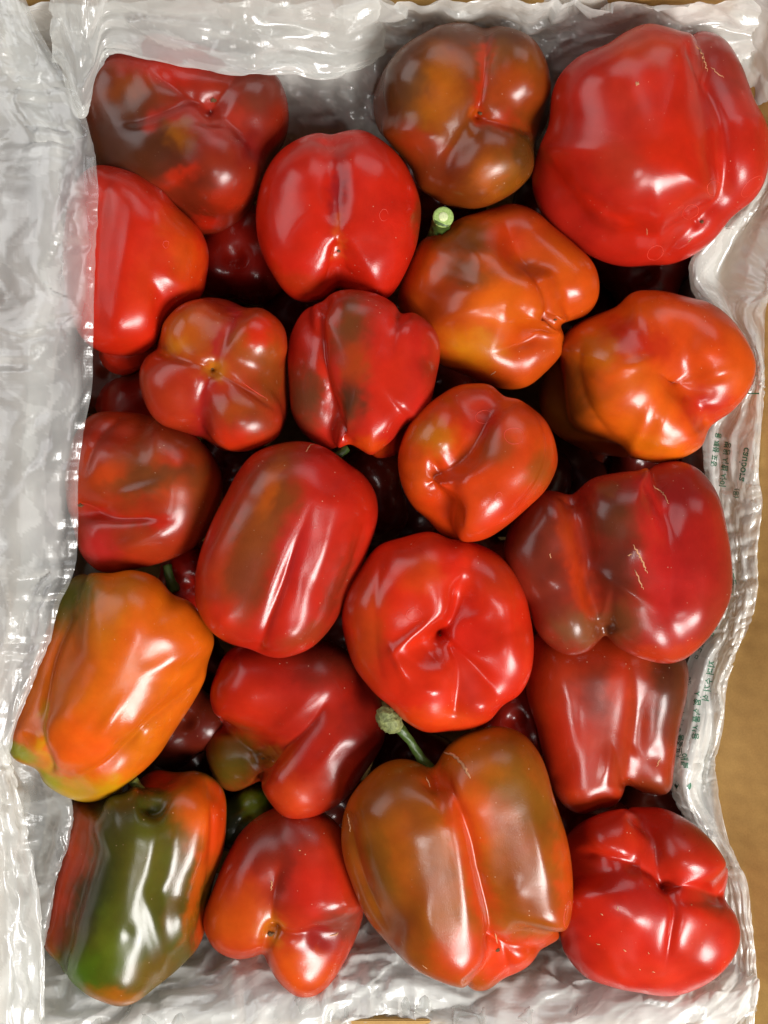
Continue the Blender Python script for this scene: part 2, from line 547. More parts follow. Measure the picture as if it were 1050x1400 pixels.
def tip(key, x, y, r=2.6):
    """dry blossom end: a small ragged button in the dimple"""
    p, n = ray(key, x, y)
    if p is None: return
    V, F = ico(3)
    w = 1 + 0.4 * wav(V * 30, 22, int(x))
    V = V * w[:, None] * np.array([r * 1.25, r * 0.8, r * 0.9])
    mesh_np('blossom_end', V + p - n * r * 0.2, F, M_TIP, PEPPERS[key]['ob'], origin=p)


def stem(key, pts, rad, cut=True, mat=None):
    """pts: (u,v,z)"""
    cp = catmull([unproj(*p) for p in pts], 6)
    m = len(cp)
    rr = np.interp(np.linspace(0, 1, m), np.linspace(0, 1, len(rad)), rad)
    fn = [(lambda th, r=r, q=q: r * (1 + 0.09 * math.sin(5 * th + q * 1.3) + 0.035 * math.sin(11 * th + q * 3))) for q, r in enumerate(rr)]
    V, F = tube(cp, fn, 20)
    so = mesh_np('stem', V, F, mat or M_STEM, PEPPERS[key]['ob'], origin=V.mean(0))
    return so, cp



# ------------------------------------------------------------------ colours (skin pigments, sRGB)
RED = (206, 20, 14); DRED = (150, 16, 12); CRIM = (190, 16, 30); ORR = (218, 52, 6); ORA = (226, 92, 2)
AMB = (206, 110, 6); OLB = (126, 62, 10); DBR = (84, 37, 18); UMB = (106, 50, 20); OLV = (82, 86, 14); LIME = (120, 150, 14); YEL = (212, 160, 20)
PURP = (110, 34, 24)

pepper('A', (255, 195), 0,
    [(168, 138, 22, 46, 175, 200, -34, 70), (215, 212, 20, 62, 270, 235, -30, 80), (295, 232, 24, 62, 270, 235, -60, 75), (338, 155, 8, 52, 315, 180, -60, 65),
     (240, 110, -2, 46, 245, 140, -60, 60), (262, 190, -30, 106), (180, 215, 0, 60)], (150, 34, 18),
    'dark brownish red pepper in the top left corner, half covered by the plastic bag',
    [(150, 68), (122, 95), (108, 140), (112, 190), (125, 235), (160, 275), (215, 305), (280, 321), (320, 308), (350, 275), (372, 225), (392, 185), (394, 150), (386, 118), (370, 96), (330, 80), (280, 62), (215, 46)],
    k=11, grooves=[([(262, 128), (225, 146), (185, 160), (150, 170)], 11, 11, .3, .6), ([(291, 140), (318, 165), (345, 195), (362, 225)], 12, 9), ([(291, 136), (245, 118), (200, 90)], 10, 7),
                  ([(291, 136), (315, 112), (325, 92)], 10, 5), ([(291, 140), (288, 175)], 14, 5)],
    bumps=[(291, 138, 18, 16, 0, -10), (297, 164, 7, 6, 0, -2.5)],
    paint=[('b', 165, 138, 62, 54, 0, UMB, .97), ('b', 175, 120, 35, 16, -20, (150, 62, 10), .8), ('b', 150, 200, 60, 60, 0, DBR, .95), ('b', 215, 205, 60, 46, 25, DBR, .97), ('b', 245, 180, 26, 16, 60, (150, 76, 8), .9),
           ('b', 250, 240, 26, 13, -25, (205, 34, 12), .9), ('b', 270, 270, 40, 30, 0, (120, 34, 16), .8), ('b', 310, 270, 26, 22, 0, (190, 30, 10), .7), ('b', 284, 305, 20, 12, 0, RED, .8),
           ('l', [(200, 165), (245, 150), (291, 136)], 12, (188, 40, 34), .8), ('b', 300, 160, 34, 30, 0, (190, 44, 36), .8), ('b', 355, 125, 34, 26, 0, (122, 50, 36), .8), ('b', 345, 200, 22, 26, 0, (130, 12, 20), .8),
           ('b', 235, 88, 60, 24, 0, RED, .8), ('b', 180, 70, 50, 12, 0, DRED, .7)], seed=1)
tip('A', 291, 137, 3.4)

pepper('B', (195, 355), 34,
    [(170, 290, 0, 66, 172, 420, 2, 62), (215, 320, -4, 66, 195, 430, -5, 50), (238, 350, -12, 48)], (214, 22, 12),
    'bright red conical pepper at the left edge, partly under clear plastic film',
    [(130, 226), (154, 227), (189, 237), (220, 257), (240, 280), (260, 299), (277, 320), (285, 346), (283, 377), (274, 406), (243, 429), (222, 451), (211, 474), (189, 486), (154, 487), (127, 476), (105, 450), (90, 400), (85, 340), (95, 270), (112, 238)],
    k=14, grooves=[([(205, 240), (212, 300), (200, 380), (196, 440)], 14, 3.0, .4), ([(150, 230), (138, 300), (132, 400), (138, 470)], 14, 4, .2)],
    bumps=[(176, 340, 12, 70, 8, 3), (158, 448, 16, 20, 0, 3)],
    paint=[('b', 250, 340, 26, 60, -10, (220, 66, 6), .85), ('b', 195, 400, 20, 70, 12, (222, 48, 8), .6), ('b', 160, 270, 50, 40, 0, (200, 30, 22), .5)], seed=2)

pepper('C', (463, 300), 20,
    [(412, 270, 6, 62, 416, 350, 10, 56), (512, 265, 6, 64, 506, 350, 10, 54), (463, 290, -8, 92), (463, 330, 8, 70)], (210, 18, 12),
    'round bright red two-lobed pepper left of the brown one in the top row',
    [(453, 182), (433, 181), (407, 189), (379, 211), (359, 246), (350, 283), (351, 320), (361, 354), (379, 386), (399, 407), (419, 413), (443, 408), (462, 394), (470, 396), (490, 402), (512, 409), (530, 408), (547, 386), (564, 351), (573, 320), (576, 283), (567, 249), (550, 217), (527, 194), (501, 179), (479, 177)],
    k=8, grooves=[([(461, 285), (459, 250), (453, 215), (453, 180)], 17, 12, .1, 1.0), ([(463, 300), (463, 345)], 5, 3, .1, .6), ([(463, 352), (464, 375), (467, 400)], 15, 16, .01, 1.0)],
    bumps=[(459, 262, 22, 34, 0, -9), (463, 343, 10, 9, 0, -3), (400, 250, 20, 30, 20, 2)],
    paint=[('b', 459, 258, 13, 44, 0, (140, 14, 28), .75), ('l', [(463, 300), (463, 355)], 6, (220, 86, 30), .5), ('b', 575, 300, 8, 40, 0, (150, 50, 20), .8), ('b', 400, 385, 40, 14, 20, (180, 50, 12), .5)], seed=3)
tip('C', 463, 343, 2.2)

pepper('D', (635, 160), 18,
    [(590, 122, 24, 56, 590, 145, -50, 70), (702, 112, 24, 50, 690, 135, -50, 62), (664, 222, 14, 60, 660, 215, -50, 66), (585, 205, 0, 62, 590, 200, -60, 60), (636, 162, -18, 92)], (136, 56, 12),
    'olive brown pepper in the middle of the top row, blossom end up',
    [(664, 39), (633, 31), (604, 33), (576, 46), (547, 66), (524, 97), (511, 134), (516, 171), (533, 197), (559, 226), (573, 257), (593, 271), (616, 283), (644, 287), (673, 280), (707, 260), (730, 231), (734, 197), (747, 169), (753, 134), (751, 103), (744, 77), (727, 51), (701, 38), (682, 36)],
    k=7, grooves=[([(655, 155), (661, 120), (664, 80), (664, 36)], 7, 8, .2), ([(655, 155), (685, 163), (712, 172), (735, 184)], 8, 9, .2), ([(655, 157), (630, 185), (600, 215), (575, 250)], 15, 8, .4, .8)],
    bumps=[(655, 156, 9, 8, 0, -3), (640, 178, 8, 12, 30, 3), (540, 150, 30, 30, 0, -3)],
    paint=[('b', 590, 125, 40, 48, 10, AMB, .55), ('b', 545, 110, 40, 60, 20, (92, 52, 30), .85), ('b', 640, 45, 90, 16, 0, (110, 62, 44), .8), ('b', 700, 75, 40, 24, 0, (130, 70, 14), .7), ('b', 700, 120, 30, 36, 0, (196, 66, 8), .6),
           ('l', [(664, 60), (660, 110), (655, 155)], 9, (206, 44, 14), .8), ('l', [(655, 155), (690, 165), (728, 180)], 10, (200, 40, 8), .75), ('b', 575, 195, 44, 22, 30, (168, 40, 12), .8), ('b', 600, 235, 40, 24, 40, (120, 40, 14), .6),
           ('b', 690, 240, 36, 30, 0, (150, 84, 10), .9), ('b', 668, 240, 18, 26, 0, (200, 86, 4), .6), ('b', 720, 205, 18, 40, 0, (96, 58, 18), .8), ('b', 650, 150, 9, 7, -40, (204, 100, 10), .4)], seed=4)
tip('D', 657, 155, 2.6)

pepper('E', (895, 200), 40,
    [(835, 140, 22, 78, 855, 225, 22, 78), (895, 110, 16, 70, 905, 240, 26, 66), (800, 262, -46, 64, 865, 300, -44, 58), (988, 190, -14, 58, 972, 110, -30, 54), (935, 305, -40, 54), (1000, 225, -8, 48), (975, 90, -36, 46)], (202, 24, 20),
    'largest pepper, glossy red, in the top right corner',
    [(885, 32), (856, 43), (830, 60), (794, 75), (768, 98), (755, 127), (750, 170), (738, 200), (728, 230), (728, 258), (738, 288), (762, 318), (807, 350), (849, 364), (891, 363), (915, 362), (946, 350), (976, 328), (1001, 297), (1034, 269), (1050, 232), (1050, 175), (1031, 133), (1014, 88), (992, 54), (966, 42), (942, 44), (911, 36)],
    k=10, grooves=[([(962, 296), (986, 266), (992, 220), (985, 160), (962, 110), (945, 70), (935, 46)], 7, 7, .1), ([(758, 215), (790, 260), (850, 300), (905, 312), (958, 303)], 9, 4, .01), ([(955, 308), (925, 335), (905, 358)], 9, 6, .2)],
    bumps=[(958, 303, 10, 7, -20, -2), (890, 190, 60, 70, 0, 4)],
    paint=[('b', 880, 60, 50, 30, 0, (206, 62, 24), .7), ('b', 910, 180, 40, 90, -30, (212, 26, 8), .8), ('b', 840, 160, 30, 70, -10, (186, 40, 34), .5), ('b', 850, 230, 40, 34, 30, (160, 44, 20), .5), ('b', 985, 85, 36, 44, -20, (140, 34, 24), .7),
           ('b', 790, 290, 60, 40, 30, (180, 22, 26), .6), ('l', [(760, 225), (800, 275), (860, 308)], 10, (216, 16, 10), .7), ('b', 985, 260, 20, 14, -20, (220, 60, 40), .6)], seed=5, wobble=.4)
tip('E', 960, 303, 2.4)

pepper('F', (680, 405), -8,
    [(600, 390, -14, 60, 660, 350, 4, 56), (650, 420, 14, 66, 640, 460, 0, 56), (712, 410, 40, 50, 670, 400, 24, 60), (775, 388, 10, 42, 720, 330, -4, 54), (720, 482, -4, 44, 670, 470, -4, 52)], (212, 76, 4),
    'orange lumpy pepper with a pale cut stem beside it, below the brown pepper',
    [(653, 290), (630, 297), (601, 317), (573, 334), (553, 374), (544, 411), (556, 450), (575, 475), (601, 497), (630, 511), (659, 523), (690, 531), (719, 529), (744, 511), (767, 486), (773, 463), (766, 443), (781, 439), (804, 429), (817, 409), (819, 383), (810, 357), (787, 334), (759, 311), (730, 288), (701, 279), (673, 285)],
    k=10, grooves=[([(759, 437), (750, 400), (735, 375), (712, 345), (695, 310), (685, 285)], 11, 11, .5), ([(759, 438), (738, 460), (708, 474), (670, 482)], 9, 10, .5), ([(759, 437), (764, 443)], 9, 8, .01)],
    bumps=[(650, 345, 24, 12, 20, 3), (635, 378, 30, 14, 20, -5), (590, 350, 20, 30, 30, 2)],
    paint=[('b', 640, 330, 50, 26, 0, OLB, .85), ('b', 640, 375, 40, 16, 15, (120, 64, 10), .8), ('b', 600, 420, 50, 40, 0, (176, 56, 6), .8), ('b', 650, 475, 44, 24, 20, (212, 120, 4), .9), ('b', 720, 310, 40, 34, 30, (196, 56, 14), .8),
           ('b', 690, 330, 24, 30, -20, (196, 44, 8), .7), ('b', 740, 370, 30, 20, -30, (200, 50, 20), .5), ('b', 690, 415, 50, 30, 0, (232, 96, 0), .9), ('b', 780, 390, 36, 40, 0, (226, 80, 2), .8), ('b', 720, 490, 40, 30, 0, (206, 62, 8), .6)], seed=6)
tip('F', 759, 437, 1.8)

pepper('G', (905, 515), -18,
    [(858, 508, 0, 88), (852, 468, 4, 62), (905, 450, 8, 56), (962, 485, 12, 64), (905, 570, 12, 58, 870, 540, 6, 70), (790, 530, -74, 54, 835, 560, -76, 62), (945, 555, 4, 50)], (222, 74, 6),
    'orange red pepper with a folded end against the printed film at the right',
    [(889, 396), (864, 400), (843, 419), (818, 430), (791, 442), (772, 458), (750, 490), (738, 530), (742, 568), (764, 598), (806, 618), (845, 624), (865, 626), (898, 633), (928, 628), (959, 611), (972, 583), (1004, 559), (1026, 529), (1033, 498), (1023, 468), (1001, 437), (974, 416), (943, 406), (913, 398)],
    k=7, grooves=[([(935, 520), (910, 492), (880, 466), (850, 448)], 20, 15, .5, 1.0), ([(935, 524), (955, 548), (975, 585)], 14, 17, .1, .5), ([(933, 522), (912, 512), (890, 512)], 8, 5, .7),
                  ([(792, 478), (789, 507), (803, 553), (828, 590), (858, 616)], 7, 7, .15)],
    bumps=[(865, 500, 34, 8, -20, 3), (975, 515, 28, 9, -18, 4), (915, 560, 11, 34, 30, 4), (900, 608, 26, 7, 15, 2), (935, 522, 8, 8, 0, -5)],
    paint=[('b', 875, 465, 50, 24, 20, (196, 24, 8), .85), ('b', 770, 540, 50, 80, -20, (100, 52, 10), .9), ('b', 860, 560, 60, 50, 20, (224, 92, 2), .7), ('b', 970, 555, 30, 26, 0, (200, 20, 20), .9), ('b', 940, 400, 50, 14, 20, (180, 60, 30), .5),
           ('b', 815, 480, 26, 26, 0, (200, 104, 14), .7), ('b', 900, 615, 60, 14, 10, (232, 110, 0), .7), ('b', 960, 470, 44, 44, 0, (222, 56, 12), .6)], seed=7)

pepper('H', (293, 510), 40,
    [(258, 452, 18, 44, 265, 470, -50, 60), (344, 462, 22, 48, 330, 470, -50, 60), (236, 536, 14, 46, 255, 530, -50, 60), (326, 568, 22, 48, 320, 555, -50, 60), (292, 511, -22, 90)], (184, 42, 20),
    'small four-lobed red pepper, blossom end facing up, like a clover',
    [(273, 408), (247, 417), (227, 437), (216, 461), (213, 478), (199, 491), (191, 517), (196, 546), (210, 571), (236, 589), (259, 596), (278, 600), (300, 613), (330, 618), (364, 609), (384, 591), (394, 563), (393, 523), (393, 474), (390, 450), (379, 434), (358, 421), (336, 421), (307, 410)],
    k=6, grooves=[([(290, 504), (262, 494), (236, 486), (212, 477)], 6, 5, .1, .5), ([(291, 503), (300, 475), (312, 445), (325, 415)], 10, 7, .1, .6), ([(290, 504), (325, 523), (355, 542), (385, 565)], 5, 5, .3, .3), ([(290, 505), (277, 535), (272, 565), (276, 600)], 8, 6, .1, .6)],
    bumps=[(290, 504, 9, 9, 0, -3)],
    paint=[('b', 258, 455, 40, 32, 0, (196, 84, 16), .97), ('b', 240, 470, 16, 12, 0, (214, 110, 6), .7), ('b', 345, 470, 40, 44, 0, (176, 72, 18), .95), ('b', 355, 452, 22, 20, 0, (222, 34, 8), .9), ('b', 370, 520, 22, 34, 0, (130, 70, 22), .6),
           ('b', 325, 560, 30, 16, 0, (180, 66, 16), .9), ('b', 335, 600, 40, 14, 0, (220, 32, 6), .9), ('l', [(290, 505), (276, 540), (272, 590)], 12, (178, 18, 30), .8), ('l', [(292, 500), (302, 460), (325, 415)], 10, (180, 24, 34), .8),
           ('b', 290, 504, 18, 14, 0, (210, 120, 30), .8), ('b', 350, 580, 24, 20, 0, (120, 60, 24), .5)], seed=8)
tip('H', 290, 504, 1.9)

pepper('I', (500, 508), 46,
    [(480, 450, 22, 46, 508, 575, 22, 38), (545, 470, 14, 48, 520, 560, 14, 44), (432, 470, -16, 38, 438, 560, -16, 38), (535, 590, -46, 36), (490, 500, -20, 80), (570, 470, 0, 36)], (202, 24, 22),
    'red pepper with brown stripes and three long lobes, centre, under the round one',
    [(479, 396), (456, 401), (441, 413), (416, 424), (399, 453), (393, 484), (395, 527), (399, 564), (416, 593), (441, 611), (461, 614), (477, 608), (492, 615), (505, 622), (524, 626), (545, 619), (565, 595), (587, 555), (599, 507), (602, 476), (596, 453), (581, 436), (564, 427), (549, 429), (536, 413), (510, 400)],
    k=6.5, grooves=[([(443, 408), (434, 440), (436, 475), (444, 520), (455, 560), (475, 610)], 6, 12, .01), ([(549, 427), (540, 450), (532, 500)], 12, 5, .6)],
    bumps=[(545, 560, 14, 40, 35, 3), (415, 520, 14, 40, 0, 2)],
    paint=[('b', 475, 445, 30, 46, 10, (116, 54, 22), .95), ('b', 485, 500, 20, 26, 10, (176, 60, 14), .8), ('b', 480, 550, 20, 34, 15, (92, 50, 26), .9), ('b', 530, 520, 26, 60, 10, (214, 22, 12), .8), ('b', 420, 545, 28, 44, 0, (110, 54, 30), .92),
           ('b', 505, 610, 30, 12, 0, (222, 60, 8), .9), ('b', 455, 420, 12, 20, 0, (190, 30, 16), .6), ('l', [(440, 430), (440, 500), (460, 565)], 7, (206, 22, 12), .8), ('b', 590, 500, 12, 40, 0, (150, 40, 20), .5)], seed=9)

pepper('J', (652, 632), 56,
    [(595, 600, 14, 48, 600, 640, 0, 60), (690, 600, 10, 54, 700, 640, 6, 56), (660, 670, 24, 52, 690, 640, 20, 50), (650, 560, -4, 36), (600, 690, -24, 40)], (214, 56, 12),
    'orange red pepper with a beak-like fold at its end, right of centre',
    [(647, 524), (624, 527), (596, 544), (567, 570), (550, 601), (543, 633), (550, 667), (564, 693), (584, 710), (604, 730), (633, 741), (664, 736), (693, 719), (724, 692), (747, 667), (761, 635), (759, 604), (747, 576), (730, 559), (710, 546), (689, 542), (670, 527)],
    k=10, grooves=[([(592, 652), (612, 640), (635, 622), (650, 595), (662, 572), (688, 545)], 12, 12, .35), ([(588, 667), (602, 683), (619, 703), (632, 728)], 11, 13, .5, .5), ([(735, 560), (750, 610), (735, 660), (700, 705)], 4, 2.5, .3)],
    bumps=[(600, 661, 15, 6, 28, 10), (594, 638, 10, 14, -30, -8), (640, 655, 34, 16, -35, 5), (570, 620, 14, 24, 0, -2), (665, 560, 16, 12, 0, -4)],
    paint=[('b', 595, 600, 30, 24, 0, (196, 100, 10), .85), ('b', 660, 565, 26, 30, 20, (196, 20, 20), .85), ('b', 680, 610, 30, 20, 30, (160, 72, 24), .6), ('b', 725, 610, 24, 30, 0, (224, 62, 6), .8), ('b', 740, 640, 20, 30, 10, (150, 76, 20), .7),
           ('b', 640, 555, 30, 24, 0, (176, 40, 16), .5), ('b', 620, 660, 40, 20, -20, (222, 54, 12), .7), ('b', 690, 700, 40, 14, -35, (216, 40, 8), .7), ('b', 570, 650, 24, 40, 0, (206, 70, 8), .7)], seed=10)

pepper('K', (200, 670), 10,
    [(150, 648, 20, 46, 235, 650, 6, 62), (145, 732, 16, 42, 215, 705, 6, 58), (170, 605, -6, 42), (240, 670, -10, 64)], (170, 42, 16),
    'brownish red pepper lying sideways at the left film edge, below the clover-like one',
    [(160, 562), (134, 564), (117, 573), (103, 592), (94, 620), (88, 655), (90, 690), (98, 715), (104, 735), (111, 756), (129, 776), (149, 783), (180, 779), (220, 770), (260, 752), (289, 725), (301, 696), (304, 659), (294, 627), (271, 599), (237, 579), (197, 566)],
    k=9, grooves=[([(108, 692), (135, 700), (160, 707), (190, 708), (235, 711)], 7, 14, .35), ([(165, 568), (140, 590), (122, 620), (112, 665)], 9, 7, .4)],
    bumps=[(140, 672, 12, 10, 0, 3), (185, 672, 26, 10, -15, 4), (180, 745, 36, 10, -18, 4), (200, 655, 20, 10, -10, -2)],
    paint=[('b', 190, 640, 60, 30, -15, (150, 66, 16), .85), ('b', 215, 650, 60, 26, -10, (120, 56, 22), .9), ('b', 150, 645, 24, 16, -20, (200, 56, 12), .8), ('b', 250, 625, 40, 12, 0, (214, 44, 10), .7), ('b', 255, 600, 50, 22, 20, (120, 44, 18), .7),
           ('b', 250, 675, 30, 20, 0, (206, 60, 8), .6), ('l', [(120, 700), (180, 712), (240, 715)], 9, (200, 18, 16), .8), ('b', 170, 735, 40, 16, -10, (150, 44, 16), .6), ('b', 130, 750, 30, 34, 0, (186, 20, 32), .8), ('b', 130, 590, 34, 24, 0, (176, 40, 24), .7),
           ('b', 270, 665, 20, 60, 0, (110, 50, 20), .6)], seed=11)
tip('K', 110, 691, 3.0)

pepper('L', (392, 750), 50,
    [(370, 680, 14, 62, 320, 815, 10, 50), (430, 680, 16, 66, 385, 845, 12, 46), (462, 700, -6, 54, 430, 820, -8, 52)], (196, 22, 16),
    'long blocky red pepper with a broad brown stripe, left of centre',
    [(405, 603), (374, 608), (347, 620), (325, 645), (307, 678), (286, 721), (272, 761), (266, 797), (269, 831), (286, 861), (310, 879), (341, 888), (371, 899), (398, 897), (429, 883), (459, 849), (484, 797), (502, 755), (516, 712), (515, 678), (499, 651), (475, 633), (453, 617), (432, 607)],
    k=14, grooves=[([(352, 890), (366, 850), (385, 800), (400, 755), (425, 690)], 8, 8, .5), ([(320, 650), (296, 710), (285, 760)], 9, 3.5, .5), ([(500, 720), (480, 780), (450, 850)], 6, 4, .3)],
    bumps=[(306, 848, 12, 12, 0, 3), (400, 865, 20, 14, -20, 3), (440, 760, 12, 60, 18, 3), (370, 800, 10, 40, 20, 2), (455, 655, 30, 22, 20, -3)],
    paint=[('b', 385, 665, 30, 60, 15, (120, 56, 14), .95), ('b', 345, 740, 40, 120, 20, (136, 58, 20), .9), ('b', 370, 665, 12, 40, 20, (196, 80, 10), .7), ('b', 340, 800, 30, 40, 20, (124, 52, 30), .6), ('b', 445, 640, 44, 40, 0, (196, 16, 20), .85),
           ('b', 405, 750, 24, 60, 20, (196, 20, 34), .6), ('b', 465, 800, 14, 60, 22, (124, 40, 20), .75), ('b', 415, 872, 34, 14, -20, (140, 56, 24), .6), ('b', 295, 850, 30, 30, 0, (208, 28, 12), .7), ('b', 300, 760, 14, 70, 15, (200, 56, 16), .5)], seed=12, wobble=.5)

pepper('M', (600, 865), 46,
    [(530, 830, 4, 56, 520, 880, -6, 54), (585, 785, 14, 56), (672, 800, 10, 50), (684, 880, 12, 42, 670, 850, 0, 50), (648, 945, 6, 44), (570, 930, 8, 52), (600, 860, -46, 108), (545, 890, 14, 40)], (214, 28, 8),
    'bright red pepper with a deep puckered hollow at its end, near the middle',
    [(581, 727), (551, 734), (517, 746), (493, 776), (474, 810), (467, 846), (474, 883), (487, 916), (511, 947), (532, 965), (554, 986), (581, 1001), (612, 1000), (645, 997), (669, 986), (688, 965), (712, 948), (727, 919), (730, 883), (725, 846), (718, 813), (700, 779), (676, 755), (645, 741), (615, 737), (599, 730)],
    k=10, grooves=[([(604, 866), (618, 850), (628, 830), (633, 805), (634, 780)], 10, 26, .4, .5), ([(604, 868), (628, 895), (655, 918), (686, 955)], 8, 9, .3), ([(620, 890), (628, 920), (622, 982)], 7, 8, .1), ([(604, 868), (575, 880), (560, 900)], 16, 12, .5), ([(520, 760), (512, 830), (515, 900), (530, 950)], 9, 4, .3)],
    bumps=[(603, 869, 13, 12, 0, -12), (642, 862, 24, 34, 0, -12), (590, 893, 24, 20, 0, -15), (568, 868, 36, 8, -38, 7), (545, 905, 7, 24, -25, 5), (605, 830, 20, 26, 20, 5), (590, 945, 18, 12, 0, 4), (655, 965, 18, 12, 0, 4), (695, 850, 12, 40, 0, 4), (655, 845, 12, 10, 0, 3)],
    paint=[('b', 640, 870, 34, 40, 0, (214, 12, 10), .8), ('b', 575, 785, 30, 24, 0, (214, 66, 12), .5), ('b', 500, 870, 26, 70, 0, (180, 56, 8), .7), ('b', 590, 985, 70, 16, 0, (222, 62, 6), .7), ('b', 640, 940, 18, 34, -20, (206, 40, 40), .5),
           ('b', 690, 780, 30, 40, -30, (196, 50, 10), .5), ('b', 620, 770, 14, 40, 0, (214, 14, 8), .6)], seed=13)
tip('M', 602, 869, 1.8)

pepper('N', (845, 770), 30,
    [(748, 725, 4, 52, 775, 835, 10, 50), (845, 715, 16, 58, 868, 835, 10, 56), (945, 715, 6, 50, 935, 825, 10, 56), (925, 685, -24, 46), (870, 780, -20, 80)], (160, 32, 22),
    'large dark red pepper with brown left lobes and scratches, right side of the box',
    [(758, 671), (732, 675), (708, 702), (690, 735), (690, 778), (702, 805), (719, 825), (733, 863), (753, 885), (780, 896), (808, 888), (826, 868), (845, 885), (874, 900), (907, 907), (936, 901), (965, 876), (988, 843), (1001, 811), (1000, 765), (994, 717), (981, 675), (955, 642), (923, 630), (896, 636), (874, 643), (848, 645), (810, 654), (781, 676)],
    k=10, grooves=[([(781, 674), (790, 710), (800, 755), (806, 800), (827, 868)], 11, 15, .01), ([(886, 662), (898, 680), (912, 705), (925, 745)], 11, 7, .5), ([(910, 700), (920, 780), (915, 860)], 10, 3, .3)],
    bumps=[(872, 748, 14, 14, 0, 3), (845, 800, 44, 8, 30, 4), (760, 760, 14, 20, 0, -4), (792, 850, 26, 30, 0, 3), (750, 795, 10, 10, 0, 3), (960, 780, 12, 60, 0, 2)],
    paint=[('b', 725, 720, 40, 60, 0, (96, 36, 22), .8), ('b', 750, 800, 30, 50, 0, (112, 44, 26), .7), ('b', 790, 860, 40, 26, 0, (124, 70, 40), .9), ('b', 775, 720, 14, 40, -10, (170, 44, 14), .8), ('b', 795, 800, 14, 46, -15, (196, 50, 14), .85),
           ('b', 840, 710, 36, 40, 0, (96, 42, 22), .9), ('b', 850, 780, 40, 40, 20, (92, 34, 18), .9), ('b', 850, 850, 30, 30, 20, (112, 56, 26), .9), ('b', 920, 760, 44, 110, 0, (192, 14, 26), .95), ('b', 965, 720, 40, 80, 0, (172, 18, 20), .7),
           ('b', 915, 895, 50, 16, -10, (206, 50, 16), .7), ('l', [(870, 650), (900, 680), (925, 725)], 10, (192, 14, 22), .8), ('b', 830, 670, 12, 10, 0, (140, 76, 30), .5)], seed=14)

pepper('O', (155, 935), 36,
    [(185, 845, 18, 62, 108, 1000, 22, 48), (228, 860, 4, 56, 175, 975, 8, 54), (100, 860, -22, 48, 52, 985, -10, 40), (165, 1045, -22, 46, 245, 930, -34, 42), (105, 1050, -34, 36), (110, 930, -30, 60, 80, 1010, -20, 40), (200, 950, -24, 56)], (228, 96, 0),
    'large bright orange pepper with a yellow-green end at the lower left',
    [(183, 779), (152, 783), (131, 783), (104, 787), (79, 812), (68, 850), (52, 890), (38, 930), (22, 975), (13, 1005), (12, 1028), (24, 1042), (49, 1052), (61, 1072), (88, 1089), (119, 1097), (149, 1089), (183, 1065), (213, 1037), (238, 1001), (262, 964), (279, 931), (284, 906), (293, 876), (283, 851), (262, 824), (235, 812), (214, 790)],
    k=16, grooves=[([(282, 925), (245, 960), (205, 990), (175, 1022), (140, 1052), (95, 1064)], 6, 10, .2), ([(95, 845), (72, 900), (60, 960), (54, 1005), (72, 1062)], 6, 9, .05)],
    bumps=[(110, 995, 26, 12, 20, 3), (150, 985, 10, 40, 35, 3), (215, 905, 20, 16, 20, -1), (30, 1000, 10, 8, 0, 3)],
    paint=[('b', 95, 815, 40, 50, 30, (96, 92, 20), .95), ('b', 130, 850, 30, 30, 30, (196, 96, 20), .5), ('b', 165, 820, 20, 90, 25, (206, 110, 10), .5), ('b', 20, 1030, 30, 14, 10, (150, 150, 14), .95), ('b', 70, 1075, 40, 18, 30, (164, 160, 16), .95),
           ('b', 120, 1085, 70, 18, -10, (206, 150, 16), .9), ('b', 45, 960, 14, 50, 15, (214, 100, 6), .6), ('b', 115, 1020, 46, 40, 0, (236, 84, 0), .8), ('l', [(60, 960), (54, 1005), (66, 1050)], 6, (206, 150, 20), .7), ('b', 190, 1020, 40, 30, -40, (222, 110, 6), .6)], seed=15, wobble=.6)

pepper('P', (408, 1000), -28,
    [(350, 940, 14, 54, 430, 925, 4, 62), (405, 1066, 18, 48, 460, 1000, 10, 60), (318, 1040, -40, 38, 360, 1000, -60, 50), (430, 960, -20, 80), (362, 1030, -24, 40)], (176, 20, 14),
    'dark red pepper with one small olive lobe, below the long striped one',
    [(417, 868), (360, 870), (314, 889), (294, 926), (288, 954), (294, 985), (284, 1005), (281, 1031), (291, 1063), (311, 1081), (337, 1079), (352, 1064), (363, 1089), (383, 1114), (406, 1122), (437, 1114), (471, 1094), (497, 1060), (523, 1020), (527, 989), (517, 946), (489, 903), (460, 880)],
    k=10, grooves=[([(358, 1037), (382, 1026), (410, 1004), (432, 980), (455, 945)], 9, 11, .4), ([(358, 1037), (330, 1018), (296, 988)], 7, 9, .01), ([(357, 1040), (356, 1068)], 7, 8, .01)],
    bumps=[(395, 985, 30, 10, -40, 3), (450, 1030, 30, 10, -50, 3), (358, 1037, 8, 8, 0, -4)],
    paint=[('b', 315, 1040, 42, 44, 0, (96, 76, 18), .98), ('b', 340, 960, 44, 40, 0, (200, 26, 10), .7), ('b', 450, 900, 50, 34, 0, (96, 30, 18), .8), ('b', 440, 1080, 60, 34, -20, (190, 44, 16), .6), ('b', 395, 1090, 30, 26, 0, (206, 60, 18), .6),
           ('b', 500, 980, 30, 50, 0, (110, 20, 20), .6), ('b', 362, 1034, 14, 9, -20, (200, 110, 40), .8), ('b', 390, 1040, 14, 22, 0, (196, 60, 16), .6)], seed=16)
tip('P', 359, 1037, 2.0)

